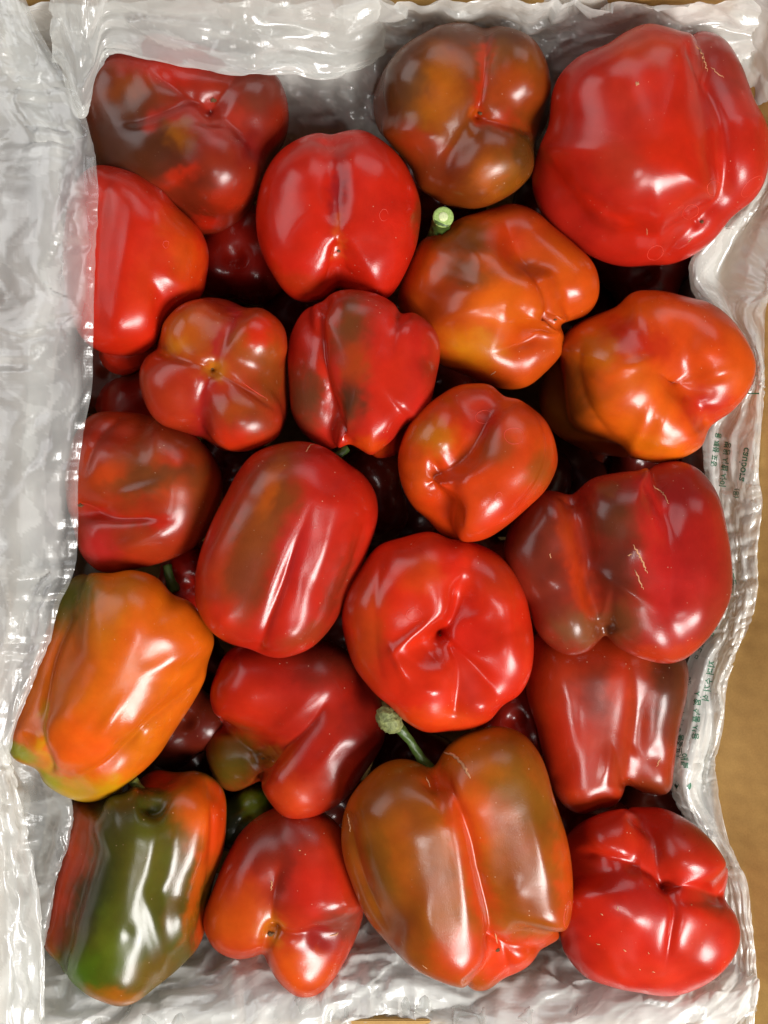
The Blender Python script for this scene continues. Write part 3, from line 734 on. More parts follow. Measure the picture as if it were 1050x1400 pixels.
pepper('Q', (828, 990), -34,
    [(770, 930, 6, 54, 790, 1060, 10, 42), (830, 930, 6, 52, 826, 1060, 8, 38), (895, 940, -4, 48, 888, 1045, -6, 38)], (166, 38, 10),
    'matt dark red pepper lying under the large scratched one at the right',
    [(776, 856), (733, 866), (719, 903), (719, 946), (733, 994), (744, 1037), (756, 1077), (773, 1103), (796, 1114), (819, 1108), (839, 1103), (852, 1088), (857, 1075), (879, 1083), (901, 1087), (916, 1080), (921, 1054), (929, 997), (941, 946), (938, 903), (904, 872), (833, 856)],
    k=11, grooves=[([(860, 880), (871, 930), (872, 980), (864, 1030), (856, 1078)], 9, 6, .01, .6), ([(790, 900), (792, 980), (800, 1040)], 14, 3, .4)],
    bumps=[(830, 1050, 10, 26, 10, 3), (897, 1035, 12, 14, 0, -3)],
    paint=[('b', 808, 950, 24, 40, 10, (104, 34, 18), .8), ('b', 920, 930, 30, 90, 0, (80, 40, 20), .85), ('b', 780, 1020, 40, 70, 0, (184, 24, 8), .6), ('b', 820, 1095, 50, 18, 0, (196, 46, 14), .6), ('b', 895, 1075, 34, 14, 0, (150, 56, 26), .7),
           ('b', 850, 950, 14, 60, 0, (190, 40, 12), .6)], seed=17)

pepper('R', (190, 1205), 4,
    [(190, 1130, 24, 56, 160, 1300, 26, 54), (265, 1110, 6, 34, 240, 1230, 0, 46), (280, 1085, -26, 30, 265, 1240, -40, 38), (112, 1135, -30, 32, 98, 1270, -32, 36), (214, 1070, -40, 24, 210, 1120, -60, 40), (150, 1150, -30, 56, 140, 1270, -30, 50), (240, 1120, -30, 50, 230, 1240, -30, 50)], (78, 78, 16),
    'long green and brown pepper with an orange lobe, stem end up, at the bottom left',
    [(177, 1079), (149, 1087), (126, 1096), (99, 1096), (95, 1124), (86, 1167), (71, 1224), (59, 1284), (66, 1304), (80, 1318), (94, 1339), (117, 1359), (140, 1370), (163, 1376), (186, 1369), (211, 1350), (237, 1330), (255, 1314), (269, 1298), (280, 1273), (291, 1216), (304, 1167), (310, 1110), (306, 1081), (289, 1061), (266, 1053), (240, 1055), (215, 1052), (196, 1062)],
    k=9, grooves=[([(284, 1060), (292, 1090), (294, 1140), (284, 1210), (262, 1300)], 5, 9, .1), ([(120, 1100), (112, 1170), (88, 1235), (80, 1318)], 8, 5, .05), ([(212, 1098), (228, 1150)], 14, 6, .9)],
    bumps=[(212, 1100, 16, 14, 0, -16), (205, 1170, 10, 40, 10, 2), (210, 1220, 14, 20, 30, -2), (175, 1280, 12, 18, 0, -2), (120, 1250, 20, 20, 0, 1)],
    paint=[('b', 85, 1200, 34, 100, 12, (200, 54, 22), .98), ('b', 165, 1150, 26, 80, 10, (70, 62, 18), .8), ('b', 200, 1190, 30, 70, 10, (94, 84, 10), .7), ('b', 120, 1230, 24, 50, 20, (44, 52, 20), .8), ('b', 110, 1330, 32, 34, -20, (80, 104, 12), .95),
           ('b', 155, 1300, 20, 50, -10, (96, 110, 20), .5), ('b', 244, 1210, 12, 80, 14, (116, 78, 10), .6), ('b', 278, 1108, 34, 50, 0, (226, 84, 4), .98), ('b', 270, 1210, 10, 66, 15, (196, 80, 8), .85), ('b', 300, 1120, 16, 70, 8, (222, 60, 8), .98),
           ('b', 284, 1262, 14, 40, 20, (200, 60, 16), .9), ('b', 160, 1365, 44, 14, 0, (180, 96, 10), .85), ('b', 215, 1062, 34, 18, 0, (190, 50, 18), .95), ('b', 210, 1330, 40, 24, -30, (120, 84, 10), .7)], seed=18, wobble=1.2)

pepper('S', (390, 1235), -26,
    [(328, 1262, 14, 46, 350, 1180, 4, 52), (432, 1222, 24, 50, 425, 1160, 10, 54), (412, 1315, 8, 44, 445, 1280, -6, 46), (400, 1200, -30, 80), (384, 1238, -16, 84)], (186, 38, 16),
    'red three-lobed pepper with a star-shaped blossom end, bottom row, right of the green one',
    [(400, 1100), (360, 1112), (330, 1136), (311, 1168), (293, 1208), (279, 1251), (282, 1277), (295, 1299), (319, 1311), (343, 1310), (359, 1306), (370, 1325), (386, 1347), (410, 1363), (434, 1360), (453, 1344), (471, 1315), (490, 1272), (497, 1240), (490, 1190), (475, 1145), (445, 1112)],
    k=9, grooves=[([(371, 1277), (370, 1245), (374, 1210), (388, 1165)], 13, 10, .5), ([(371, 1277), (400, 1281), (430, 1278), (470, 1272)], 9, 9, .4), ([(371, 1277), (364, 1288), (360, 1300)], 9, 4, .3)],
    bumps=[(371, 1277, 10, 10, 0, -4), (440, 1285, 20, 14, 0, -4)],
    paint=[('b', 370, 1150, 60, 50, 0, (110, 26, 16), .75), ('b', 325, 1260, 44, 44, 0, (214, 76, 14), .97), ('b', 430, 1210, 40, 44, -30, (204, 18, 16), .8), ('b', 410, 1330, 44, 30, 0, (218, 74, 10), .98), ('b', 370, 1275, 18, 22, 0, (200, 104, 20), .8),
           ('b', 470, 1265, 30, 24, 0, (116, 54, 40), .7), ('b', 435, 1288, 26, 16, 0, (150, 14, 22), .8), ('b', 385, 1205, 12, 34, 20, (120, 24, 14), .5)], seed=19)
tip('S', 370, 1277, 3.6)

pepper('T', (625, 1175), 46,
    [(540, 1110, 14, 62, 600, 1290, 22, 46), (580, 1130, 18, 54, 620, 1290, 18, 42), (680, 1065, 14, 60, 725, 1225, 20, 46), (500, 1140, -14, 38, 540, 1250, -14, 44), (668, 1320, -34, 36, 700, 1290, -34, 44), (715, 1290, -36, 42), (630, 1100, 0, 76, 655, 1260, 4, 48)], (166, 78, 8),
    'large brown and orange pepper with a curved green stem, middle of the bottom row',
    [(673, 993), (639, 1001), (611, 1021), (592, 1049), (567, 1040), (543, 1038), (515, 1049), (484, 1083), (469, 1117), (467, 1162), (481, 1210), (501, 1255), (529, 1289), (563, 1323), (604, 1344), (635, 1352), (663, 1355), (687, 1339), (704, 1332), (724, 1320), (741, 1299), (769, 1279), (781, 1251), (783, 1203), (776, 1148), (759, 1093), (745, 1045), (724, 1011), (700, 996)],
    k=14, grooves=[([(678, 1288), (668, 1240), (655, 1195), (645, 1150), (625, 1100), (592, 1047)], 8, 14, .05), ([(474, 1100), (482, 1150), (500, 1210), (530, 1270)], 6, 5, .3), ([(678, 1286), (700, 1296), (745, 1296)], 6, 8, .1), ([(678, 1290), (664, 1325), (630, 1350)], 6, 7, .1), ([(688, 1295), (694, 1320), (700, 1334)], 7, 6, .1)],
    bumps=[(630, 1200, 12, 70, -8, 3), (585, 1270, 14, 40, -15, 3), (705, 1220, 14, 16, 0, 3), (590, 1070, 20, 14, 0, -3), (735, 1150, 10, 60, -12, 2)],
    paint=[('b', 545, 1120, 40, 60, -10, (146, 74, 10), .85), ('b', 520, 1190, 24, 60, -15, (128, 70, 14), .8), ('b', 580, 1200, 34, 80, -15, (144, 70, 10), .8), ('b', 560, 1270, 34, 40, -30, (140, 66, 14), .7), ('b', 545, 1150, 14, 60, -10, (176, 78, 8), .5),
           ('b', 700, 1060, 26, 44, -20, (132, 80, 14), .85), ('b', 730, 1110, 24, 40, -20, (126, 76, 14), .7), ('b', 715, 1200, 32, 60, -10, (146, 68, 10), .85), ('b', 650, 1040, 40, 30, 0, (206, 96, 4), .7), ('b', 640, 1110, 30, 50, -20, (216, 78, 4), .85),
           ('l', [(600, 1060), (635, 1130), (650, 1200), (672, 1280)], 16, (212, 56, 10), .85), ('b', 630, 1310, 40, 34, 0, (206, 50, 20), .7), ('b', 690, 1315, 50, 30, 0, (222, 50, 8), .95), ('b', 775, 1200, 14, 70, 0, (214, 66, 6), .8), ('b', 740, 1290, 40, 12, -10, (206, 40, 14), .6)], seed=20, wobble=.6)
tip('T', 680, 1299, 2.6)

pepper('U', (888, 1232), 12,
    [(830, 1150, 14, 44, 810, 1170, -10, 52), (935, 1160, 16, 54, 905, 1160, -10, 56), (845, 1225, 26, 58, 840, 1290, 6, 62), (885, 1215, 26, 36, 890, 1290, 4, 56), (955, 1282, 18, 50, 920, 1300, -6, 54), (892, 1228, -14, 98), (965, 1228, -8, 44)], (198, 18, 14),
    'glossy red four-lobed pepper in the bottom right corner',
    [(879, 1103), (852, 1105), (823, 1111), (793, 1126), (775, 1144), (764, 1168), (758, 1205), (760, 1250), (767, 1288), (774, 1308), (799, 1336), (834, 1350), (876, 1358), (917, 1362), (953, 1353), (985, 1333), (1006, 1306), (1012, 1277), (1005, 1250), (992, 1230), (995, 1188), (979, 1156), (953, 1129), (923, 1111), (902, 1104)],
    k=6, grooves=[([(914, 1208), (890, 1190), (860, 1178), (820, 1172), (778, 1162)], 8, 10, .2), ([(912, 1206), (897, 1180), (890, 1145), (862, 1106)], 7, 9, .05), ([(914, 1208), (924, 1245), (918, 1285), (908, 1330)], 7, 9, .5), ([(914, 1208), (945, 1214), (994, 1228)], 9, 10, .05)],
    bumps=[(858, 1170, 12, 10, 0, 2), (870, 1260, 16, 14, 0, 2), (850, 1330, 30, 12, 20, -2), (840, 1325, 10, 30, -30, 2)],
    paint=[('b', 880, 1230, 34, 26, 0, (172, 12, 18), .8), ('b', 850, 1290, 50, 44, 0, (204, 24, 10), .6), ('b', 960, 1290, 34, 34, 0, (200, 34, 14), .6), ('b', 900, 1335, 70, 20, 0, (206, 40, 20), .5), ('b', 930, 1160, 40, 34, 0, (184, 34, 14), .6), ('b', 830, 1150, 44, 26, 0, (188, 30, 10), .6)], seed=21)

# ---- lower layer, seen in the gaps
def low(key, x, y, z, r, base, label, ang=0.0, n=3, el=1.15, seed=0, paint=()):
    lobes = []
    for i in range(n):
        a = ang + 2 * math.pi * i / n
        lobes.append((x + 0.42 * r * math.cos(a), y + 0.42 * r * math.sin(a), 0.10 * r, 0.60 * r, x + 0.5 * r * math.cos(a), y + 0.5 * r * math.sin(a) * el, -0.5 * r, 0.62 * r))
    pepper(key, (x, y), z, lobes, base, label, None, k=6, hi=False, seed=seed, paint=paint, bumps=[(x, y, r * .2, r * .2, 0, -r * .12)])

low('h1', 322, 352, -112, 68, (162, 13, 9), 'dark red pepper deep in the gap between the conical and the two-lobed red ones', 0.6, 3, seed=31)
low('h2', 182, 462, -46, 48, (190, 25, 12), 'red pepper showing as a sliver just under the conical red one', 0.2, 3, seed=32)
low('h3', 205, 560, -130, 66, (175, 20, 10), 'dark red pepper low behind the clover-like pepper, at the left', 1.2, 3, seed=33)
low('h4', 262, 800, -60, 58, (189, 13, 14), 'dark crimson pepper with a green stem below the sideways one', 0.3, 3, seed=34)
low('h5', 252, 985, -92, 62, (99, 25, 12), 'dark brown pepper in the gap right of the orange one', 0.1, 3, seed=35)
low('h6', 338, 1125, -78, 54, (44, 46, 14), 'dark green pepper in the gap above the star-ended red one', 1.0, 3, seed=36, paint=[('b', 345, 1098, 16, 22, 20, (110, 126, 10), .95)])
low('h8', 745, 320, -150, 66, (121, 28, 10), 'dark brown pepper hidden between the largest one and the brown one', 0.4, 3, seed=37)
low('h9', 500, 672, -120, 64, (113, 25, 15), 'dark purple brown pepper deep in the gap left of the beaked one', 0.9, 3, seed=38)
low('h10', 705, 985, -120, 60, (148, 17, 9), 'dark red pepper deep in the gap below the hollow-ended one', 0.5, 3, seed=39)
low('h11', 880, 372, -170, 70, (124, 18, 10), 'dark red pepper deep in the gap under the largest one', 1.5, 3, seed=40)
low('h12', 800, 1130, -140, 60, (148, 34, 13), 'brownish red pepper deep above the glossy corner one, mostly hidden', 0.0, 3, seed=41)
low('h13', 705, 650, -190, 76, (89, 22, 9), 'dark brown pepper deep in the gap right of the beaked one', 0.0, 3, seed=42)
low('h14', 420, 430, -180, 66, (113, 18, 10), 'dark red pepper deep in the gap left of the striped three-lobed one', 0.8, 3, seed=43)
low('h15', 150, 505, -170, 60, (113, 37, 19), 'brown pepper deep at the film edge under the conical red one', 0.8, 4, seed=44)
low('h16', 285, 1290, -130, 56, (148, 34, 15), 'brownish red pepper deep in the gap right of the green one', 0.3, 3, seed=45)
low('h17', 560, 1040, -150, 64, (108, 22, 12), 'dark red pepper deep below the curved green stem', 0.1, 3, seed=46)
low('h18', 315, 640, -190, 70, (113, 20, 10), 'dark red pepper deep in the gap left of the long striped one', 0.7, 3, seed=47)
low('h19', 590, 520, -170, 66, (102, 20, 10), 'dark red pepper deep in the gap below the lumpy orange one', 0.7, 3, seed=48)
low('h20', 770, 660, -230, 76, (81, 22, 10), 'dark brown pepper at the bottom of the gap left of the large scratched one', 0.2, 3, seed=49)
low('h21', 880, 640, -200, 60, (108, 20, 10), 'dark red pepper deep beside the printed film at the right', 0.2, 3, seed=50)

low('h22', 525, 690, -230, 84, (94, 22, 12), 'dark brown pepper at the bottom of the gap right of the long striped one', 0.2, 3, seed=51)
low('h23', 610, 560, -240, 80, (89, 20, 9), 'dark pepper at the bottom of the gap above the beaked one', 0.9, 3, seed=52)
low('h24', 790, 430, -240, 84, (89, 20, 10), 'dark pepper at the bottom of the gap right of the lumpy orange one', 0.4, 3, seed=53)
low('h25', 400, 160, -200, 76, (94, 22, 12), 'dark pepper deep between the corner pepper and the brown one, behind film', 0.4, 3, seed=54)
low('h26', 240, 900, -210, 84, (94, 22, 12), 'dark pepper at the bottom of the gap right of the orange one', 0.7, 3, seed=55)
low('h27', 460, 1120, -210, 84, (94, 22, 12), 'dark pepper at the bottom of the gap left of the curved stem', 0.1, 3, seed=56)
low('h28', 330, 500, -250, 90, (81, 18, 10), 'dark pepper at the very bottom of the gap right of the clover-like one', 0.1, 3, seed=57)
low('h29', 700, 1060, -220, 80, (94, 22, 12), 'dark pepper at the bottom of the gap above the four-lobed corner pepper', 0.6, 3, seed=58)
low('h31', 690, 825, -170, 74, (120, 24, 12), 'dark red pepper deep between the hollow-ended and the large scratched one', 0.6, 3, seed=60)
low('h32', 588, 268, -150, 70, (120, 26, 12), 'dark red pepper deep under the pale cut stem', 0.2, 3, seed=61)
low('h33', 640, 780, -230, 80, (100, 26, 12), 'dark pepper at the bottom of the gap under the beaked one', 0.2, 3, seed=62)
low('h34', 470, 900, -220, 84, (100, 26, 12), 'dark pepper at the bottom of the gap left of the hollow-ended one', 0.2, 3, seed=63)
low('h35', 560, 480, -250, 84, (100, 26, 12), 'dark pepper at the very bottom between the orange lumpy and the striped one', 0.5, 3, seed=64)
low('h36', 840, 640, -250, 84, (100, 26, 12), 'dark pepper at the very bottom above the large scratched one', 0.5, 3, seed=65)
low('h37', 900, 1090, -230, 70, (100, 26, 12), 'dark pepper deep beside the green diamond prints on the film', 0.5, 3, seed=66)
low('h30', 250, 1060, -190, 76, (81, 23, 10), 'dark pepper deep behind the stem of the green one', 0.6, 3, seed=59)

# ---- stems
so, cp = stem('F', [(590, 340, -20), (600, 315, 10), (606, 297, 44)], [12, 12, 13.2], mat=M_STEMDK)
V, F = tube([cp[-1] - np.array([0, 0, .5]), cp[-1] + np.array([0, 0, 1.4]), cp[-1] + np.array([0, 0, 2.2])], [14.0, 13.6, 11.5], 28)
mesh_np('cut_face', V, F, M_CUT, so, origin=cp[-1]).location = Vector(cp[-1] * S) - so.location - PEPPERS['F']['ob'].location
V, F = tube([cp[-1] + np.array([0, 0, 1.6]), cp[-1] + np.array([0, 0, 3.0])], [7.0, 5.6], 20)
mesh_np('pith', V, F, simple_mat('stem_pith', (206, 216, 160), 0.7, 0.2, 1200, 0.5), so, origin=cp[-1]).location = Vector(cp[-1] * S) - so.location - PEPPERS['F']['ob'].location
stem('T', [(590, 1056, 30), (574, 1034, 44), (560, 1012, 50), (545, 994, 54)], [9, 6.2, 5.6, 7.5], mat=M_STEMDK)
so, cp = stem('T', [(546, 995, 54), (536, 988, 58), (528, 978, 58), (524, 968, 54)], [8, 15.5, 15, 9], mat=M_CALYX)
so['label'] = 'pale swollen cut end of the curved stem'
stem('R', [(212, 1104, -6), (202, 1092, 4), (190, 1078, 10), (181, 1066, 14)], [10, 6.5, 6, 7])
for i in range(6):
    a = i * 1.05 + .3
    stem('R', [(212, 1102, -2), (212 + 9 * math.cos(a), 1101 + 7 * math.sin(a), 6), (212 + 18 * math.cos(a), 1100 + 13 * math.sin(a), 8)], [3.6, 3.4, 1.0], mat=M_STEMDK).__class__
stem('L', [(452, 628, 10), (463, 621, 12), (474, 612, 8)], [8, 6, 6], mat=M_STEMDK)
stem('h4', [(238, 806, -10), (232, 790, 0), (228, 772, 0)], [9, 6, 6], mat=M_STEMDK)

# ---- scars and dried marks
mark('T', [(607, 1029), (620, 1033), (632, 1045), (643, 1064)], 2.3, M_TAN, 'scar', 1.6)
mark('T', [(582, 1062), (585, 1068), (588, 1076)], 1.0, M_TAN, 'scar', 1.2)
mark('T', [(475, 1112), (477, 1122), (479, 1138)], 1.3, M_TAN, 'scar', 1.5)
mark('T', [(577, 1319), (584, 1325)], .8, M_TAN, 'scar', .6)
mark('T', [(677, 1276), (680, 1290)], 1.2, M_TAN, 'scar', .6)
mark('N', [(866, 745), (871, 754), (877, 766), (885, 783)], 1.5, M_TAN, 'scar', 2.4)
mark('N', [(868, 778), (873, 790), (879, 805)], 1.1, M_TAN, 'scar', 2.0)
mark('N', [(857, 760), (864, 758)], 1.0, M_TAN, 'scar', 2.0)
mark('N', [(893, 664), (906, 674), (914, 689)], 1.0, M_TAN, 'scar', 1.8)
mark('N', [(752, 756), (753, 764)], .9, M_TAN, 'scar', 2.0)
mark('E', [(950, 62), (960, 75), (967, 98)], 1.2, M_TAN, 'scar', 3.0)
mark('E', [(972, 92), (984, 102), (990, 106)], .8, M_TAN, 'scar', 2.2)
mark('E', [(869, 112), (874, 116)], 1.4, M_TAN, 'scar', 2.0)
mark('E', [(870, 118), (873, 112)], 1.2, M_TAN, 'scar', 2.0)
mark('E', [(940, 331), (948, 325)], .8, M_TAN, 'scar', 1.0)
mark('E', [(884, 312), (885, 322)], .6, M_TAN, 'scar', 1.0)
for cx, cy, rx, ry, an in ((976, 257, 9, 11, 20), (944, 290, 9, 12, 50), (1028, 255, 8, 19, 45), (896, 346, 9, 12, 50)):
    ca, sa = math.cos(math.radians(an)), math.sin(math.radians(an))
    mark('E', [(cx + rx * math.cos(t) * ca - ry * math.sin(t) * sa, cy + rx * math.cos(t) * sa + ry * math.sin(t) * ca) for t in np.cumsum(0.45 + 0.5 * RS.rand(9))], .55, M_RING, 'dried_ring', 1.0)
for key, cx, cy, rx, ry, an in (('J', 662, 570, 12, 9, -10), ('J', 703, 596, 14, 11, 10), ('J', 682, 680, 5, 7, 10), ('T', 776, 1250, 4.5, 18, 8), ('M', 566, 841, 11, 9, 0), ('B', 227, 334, 4, 5, 0), ('C', 525, 294, 6, 8, 0)):
    ca, sa = math.cos(math.radians(an)), math.sin(math.radians(an))
    mark(key, [(cx + rx * math.cos(t) * ca - ry * math.sin(t) * sa, cy + rx * math.cos(t) * sa + ry * math.sin(t) * ca) for t in np.cumsum(0.45 + 0.5 * RS.rand(9))], .45, M_RING, 'dried_ring', .8)
mark('S', [(451, 1279), (458, 1277), (464, 1276)], 1.4, M_TAN, 'scar', 2.2)
mark('S', [(371, 1203), (371, 1212), (371, 1217)], 1.2, M_TAN, 'scar', 2.4)
mark('S', [(408, 1162), (411, 1163)], 1.2, M_TAN, 'scar', .5)
mark('F', [(671, 513), (678, 508)], .9, M_TAN, 'scar', 1.2)
mark('L', [(418, 618), (424, 609), (430, 607)], .7, M_TAN, 'scar', .8)
mark('Q', [(898, 1048), (903, 1036)], 1.1, M_TAN, 'scar', 1.8)
for x, y, dx, dy in ((821, 1249, 3, 3), (844, 1239, 1, 6), (815, 1290, 6, 2), (886, 1301, 1, 4), (874, 1325, 2, 1), (891, 1328, 4, 1), (806, 1279, 1, 1), (945, 1237, 1, 1), (852, 1298, 4, 3)):
    mark('U', [(x, y), (x + dx, y + dy)], .9, M_TAN, 'scar', 1.4)
mark('H', [(330, 522), (350, 536), (366, 546)], .5, M_RING, 'scar', .5)

# ------------------------------------------------------------------ the box
table = mesh_np('table_top', [(-2500, -2500, -445), (2500, -2500, -445), (2500, 2500, -445), (-2500, 2500, -445)], [[0, 1, 2, 3]], simple_mat('grey_table', (120, 116, 110), 0.7, 0.15, 30), smooth=False)
table['kind'] = 'structure'
box = bpy.data.objects.new('cardboard_box', None); COL.objects.link(box)
box.location = (0, 0, -440 * S)
box['label'] = 'open brown cardboard box lined with a plastic bag and packed with peppers'; box['category'] = 'box'


def slab(name, x0, x1, y0, y1, z0, z1, parent, nx=1, ny=1):
    bm = bmesh.new()
    bmesh.ops.create_cube(bm, size=1.0)
    for v in bm.verts:
        v.co = ((x0 + x1) / 2 * S + v.co.x * (x1 - x0) * S, (y0 + y1) / 2 * S + v.co.y * (y1 - y0) * S, (z0 + z1) / 2 * S + v.co.z * (z1 - z0) * S)
    bmesh.ops.bevel(bm, geom=bm.edges[:], offset=0.0006, segments=2, affect='EDGES')
    me = bpy.data.meshes.new(name); bm.to_mesh(me); bm.free()
    o = bpy.data.objects.new(name, me); COL.objects.link(o); me.materials.append(M_CARD)
    o.parent = parent; o.location = -parent.location
    return o


BX0, BX1, BY0, BY1, RIM = -512, 512, -694, 676, 150
slab('box_floor', BX0 - 9, BX1 + 9, BY0 - 9, BY1 + 9, -440, -431, box)
slab('side_wall', 470, 479, BY0 - 9, BY1 + 9, -430.5, -66, box)
fl = slab('outer_flap', 0, 320, BY0 - 60, BY1 + 60, -9, 0, box)
fl.rotation_euler = (0, -math.atan(1 / 0.9), 0)
fl.location = Vector((470 * S, 0, -66 * S)) - box.location
slab('outer_flap', BX0 - 330, BX0 - 9.5, BY0 - 60, BY1 + 60, 46, 54, box)
slab('side_wall', BX0 - 9, BX0, BY0 - 9, BY1 + 9, -430.5, 58, box)
slab('end_wall', BX0 + .5, 469, BY1, BY1 + 9, -430.5, 60, box)
slab('end_wall', BX0 + .5, 469, BY0 - 9, BY0, -430.5, 0, box)

# ------------------------------------------------------------------ plastic bag
liner = bpy.data.objects.new('plastic_bag', None); COL.objects.link(liner)
liner['label'] = 'crumpled translucent white plastic bag lining the box, with green print at the right'; liner['category'] = 'plastic bag'


def grid_interp(G, nv, nu):
    """G rows x cols x 3 -> nv x nu x 3, smooth along rows, smooth along columns"""
    G = np.asarray(G, float)

    def up(A, n):
        m = len(A)
        x = np.linspace(0, m - 1, n)
        i = np.clip(x.astype(int), 0, m - 2); f = (x - i).reshape((-1,) + (1,) * (A.ndim - 1))
        a = A[np.clip(i - 1, 0, m - 1)]; b = A[i]; c = A[i + 1]; d = A[np.clip(i + 2, 0, m - 1)]
        return 0.5 * (2 * b + (-a + c) * f + (2 * a - 5 * b + 4 * c - d) * f ** 2 + (-a + 3 * b - 3 * c + d) * f ** 3)
    A = up(G, nv)
    return np.swapaxes(up(np.swapaxes(A, 0, 1), nu), 0, 1)


def relax(X, H, Vv, D1, D2, T, iters, pull, bend):
    nv, nu = T.shape[:2]

    def solve(A, B, L, k):
        d = B - A
        l = np.linalg.norm(d, axis=2) + 1e-6
        return (k * 0.5 * (l - L) / l)[..., None] * d
    for it in range(iters):
        for par in (0, 1):
            a = slice(par, nu - 1, 2); b = slice(par + 1, nu, 2)
            c = solve(X[:, a], X[:, b], H[:, par::2], 1.0); X[:, a] += c; X[:, b] -= c
            a = slice(par, nv - 1, 2); b = slice(par + 1, nv, 2)
            c = solve(X[a], X[b], Vv[par::2], 1.0); X[a] += c; X[b] -= c
        for par in (0, 1):
            c = solve(X[par:-1:2, :-1], X[par + 1::2, 1:], D1[par::2], 0.7); X[par:-1:2, :-1] += c; X[par + 1::2, 1:] -= c
            c = solve(X[par:-1:2, 1:], X[par + 1::2, :-1], D2[par::2], 0.7); X[par:-1:2, 1:] += c; X[par + 1::2, :-1] -= c
        if bend:
            X[:, 1:-1] += bend * 0.5 * ((X[:, 2:] + X[:, :-2]) / 2 - X[:, 1:-1])
            X[1:-1] += bend * 0.5 * ((X[2:] + X[:-2]) / 2 - X[1:-1])
        X += pull * (T - X)
    return X


def lens(X, sx=0.0, sy=0.0, loc=None):
    n = lambda A: np.linalg.norm(A, axis=2)
    if loc is None: loc = np.ones(X.shape[:2])
    sd = 1 + 0.5 * (sx + sy) * loc[1:, 1:]
    return (n(X[:, 1:] - X[:, :-1]) * (1 + sx * loc[:, 1:]), n(X[1:] - X[:-1]) * (1 + sy * loc[1:]), n(X[1:, 1:] - X[:-1, :-1]) * sd, n(X[1:, :-1] - X[:-1, 1:]) * sd)


def facets(P2, scale, seed, amp, dirn=None):
    """creased relief: many random folds, each a tent with a sharp ridge and its own length"""
    r = np.random.RandomState(seed)
    lo, hi = P2.min(0) - scale, P2.max(0) + scale
    n = int(min(900, np.prod((hi - lo) / scale) * 2.0))
    h = np.zeros(len(P2))
    for i in range(n):
        c = lo + r.rand(2) * (hi - lo)
        d = P2 - c
        m = (np.abs(d[:, 0]) < scale * 2.4) & (np.abs(d[:, 1]) < scale * 2.4)
        if not m.any(): continue
        th = r.rand() * math.pi if dirn is None else math.radians(dirn[0]) + r.normal() * math.radians(dirn[1])
        ln = scale * (0.5 + 1.8 * r.rand() ** 1.5); wd = scale * (0.08 + 0.30 * r.rand() ** 1.4)
        cx, sx_ = math.cos(th), math.sin(th)
        q = d[m]
        a_ = q[:, 0] * cx + q[:, 1] * sx_; b_ = -q[:, 0] * sx_ + q[:, 1] * cx + 0.2 * a_ * a_ / scale * (r.rand() - .5)
        wv = wd * (0.35 + 0.65 * (a_ / ln + 1) / 2)          # fans out to one side
        tent = np.clip(1 - np.abs(b_) / wv * np.where(b_ > 0, 1, 0.45), 0, 1) * np.clip(1 - (a_ / ln) ** 2, 0, 1)
        h[m] += tent * (1 if r.rand() < .6 else -1) * wd / scale * (0.4 + 1.2 * r.rand())
    return h * amp


def polygons(P2, cell, seed, slope, dirn=None, stretch=1.8):
    """crumpled polygon facets: distance to the nearest Voronoi border, piecewise planar"""
    r = np.random.RandomState(seed)
    th = math.radians(dirn[0] if dirn else 40)
    Q = np.stack([P2[:, 0] * math.cos(th) + P2[:, 1] * math.sin(th), -P2[:, 0] * math.sin(th) + P2[:, 1] * math.cos(th)], -1)
    Q[:, 0] /= (stretch if dirn else 1.0)
    Q = Q / cell
    Q -= Q.min(0) - 2
    n = (Q.max(0) + 3).astype(int)
    J = r.rand(n[0] + 2, n[1] + 2, 2)
    A_ = 0.15 + 0.85 * r.rand(n[0] + 2, n[1] + 2) ** 1.5
    ci = Q.astype(int)
    C_ = []; W_ = []
    for dx in (-1, 0, 1):
        for dy in (-1, 0, 1):
            ii, jj = ci[:, 0] + dx, ci[:, 1] + dy
            C_.append(np.stack([ii, jj], -1) + J[ii, jj]); W_.append(A_[ii, jj])
    C_ = np.stack(C_); W_ = np.stack(W_)
    d = np.linalg.norm(Q - C_, axis=2)
    o = np.argsort(d, axis=0)[:2]
    k = np.arange(len(Q))
    c1, c2 = C_[o[0], k], C_[o[1], k]
    h = (d[o[1], k] ** 2 - d[o[0], k] ** 2) / (2 * np.linalg.norm(c2 - c1, axis=1) + 1e-6)
    return h * cell * slope * W_[o[0], k]


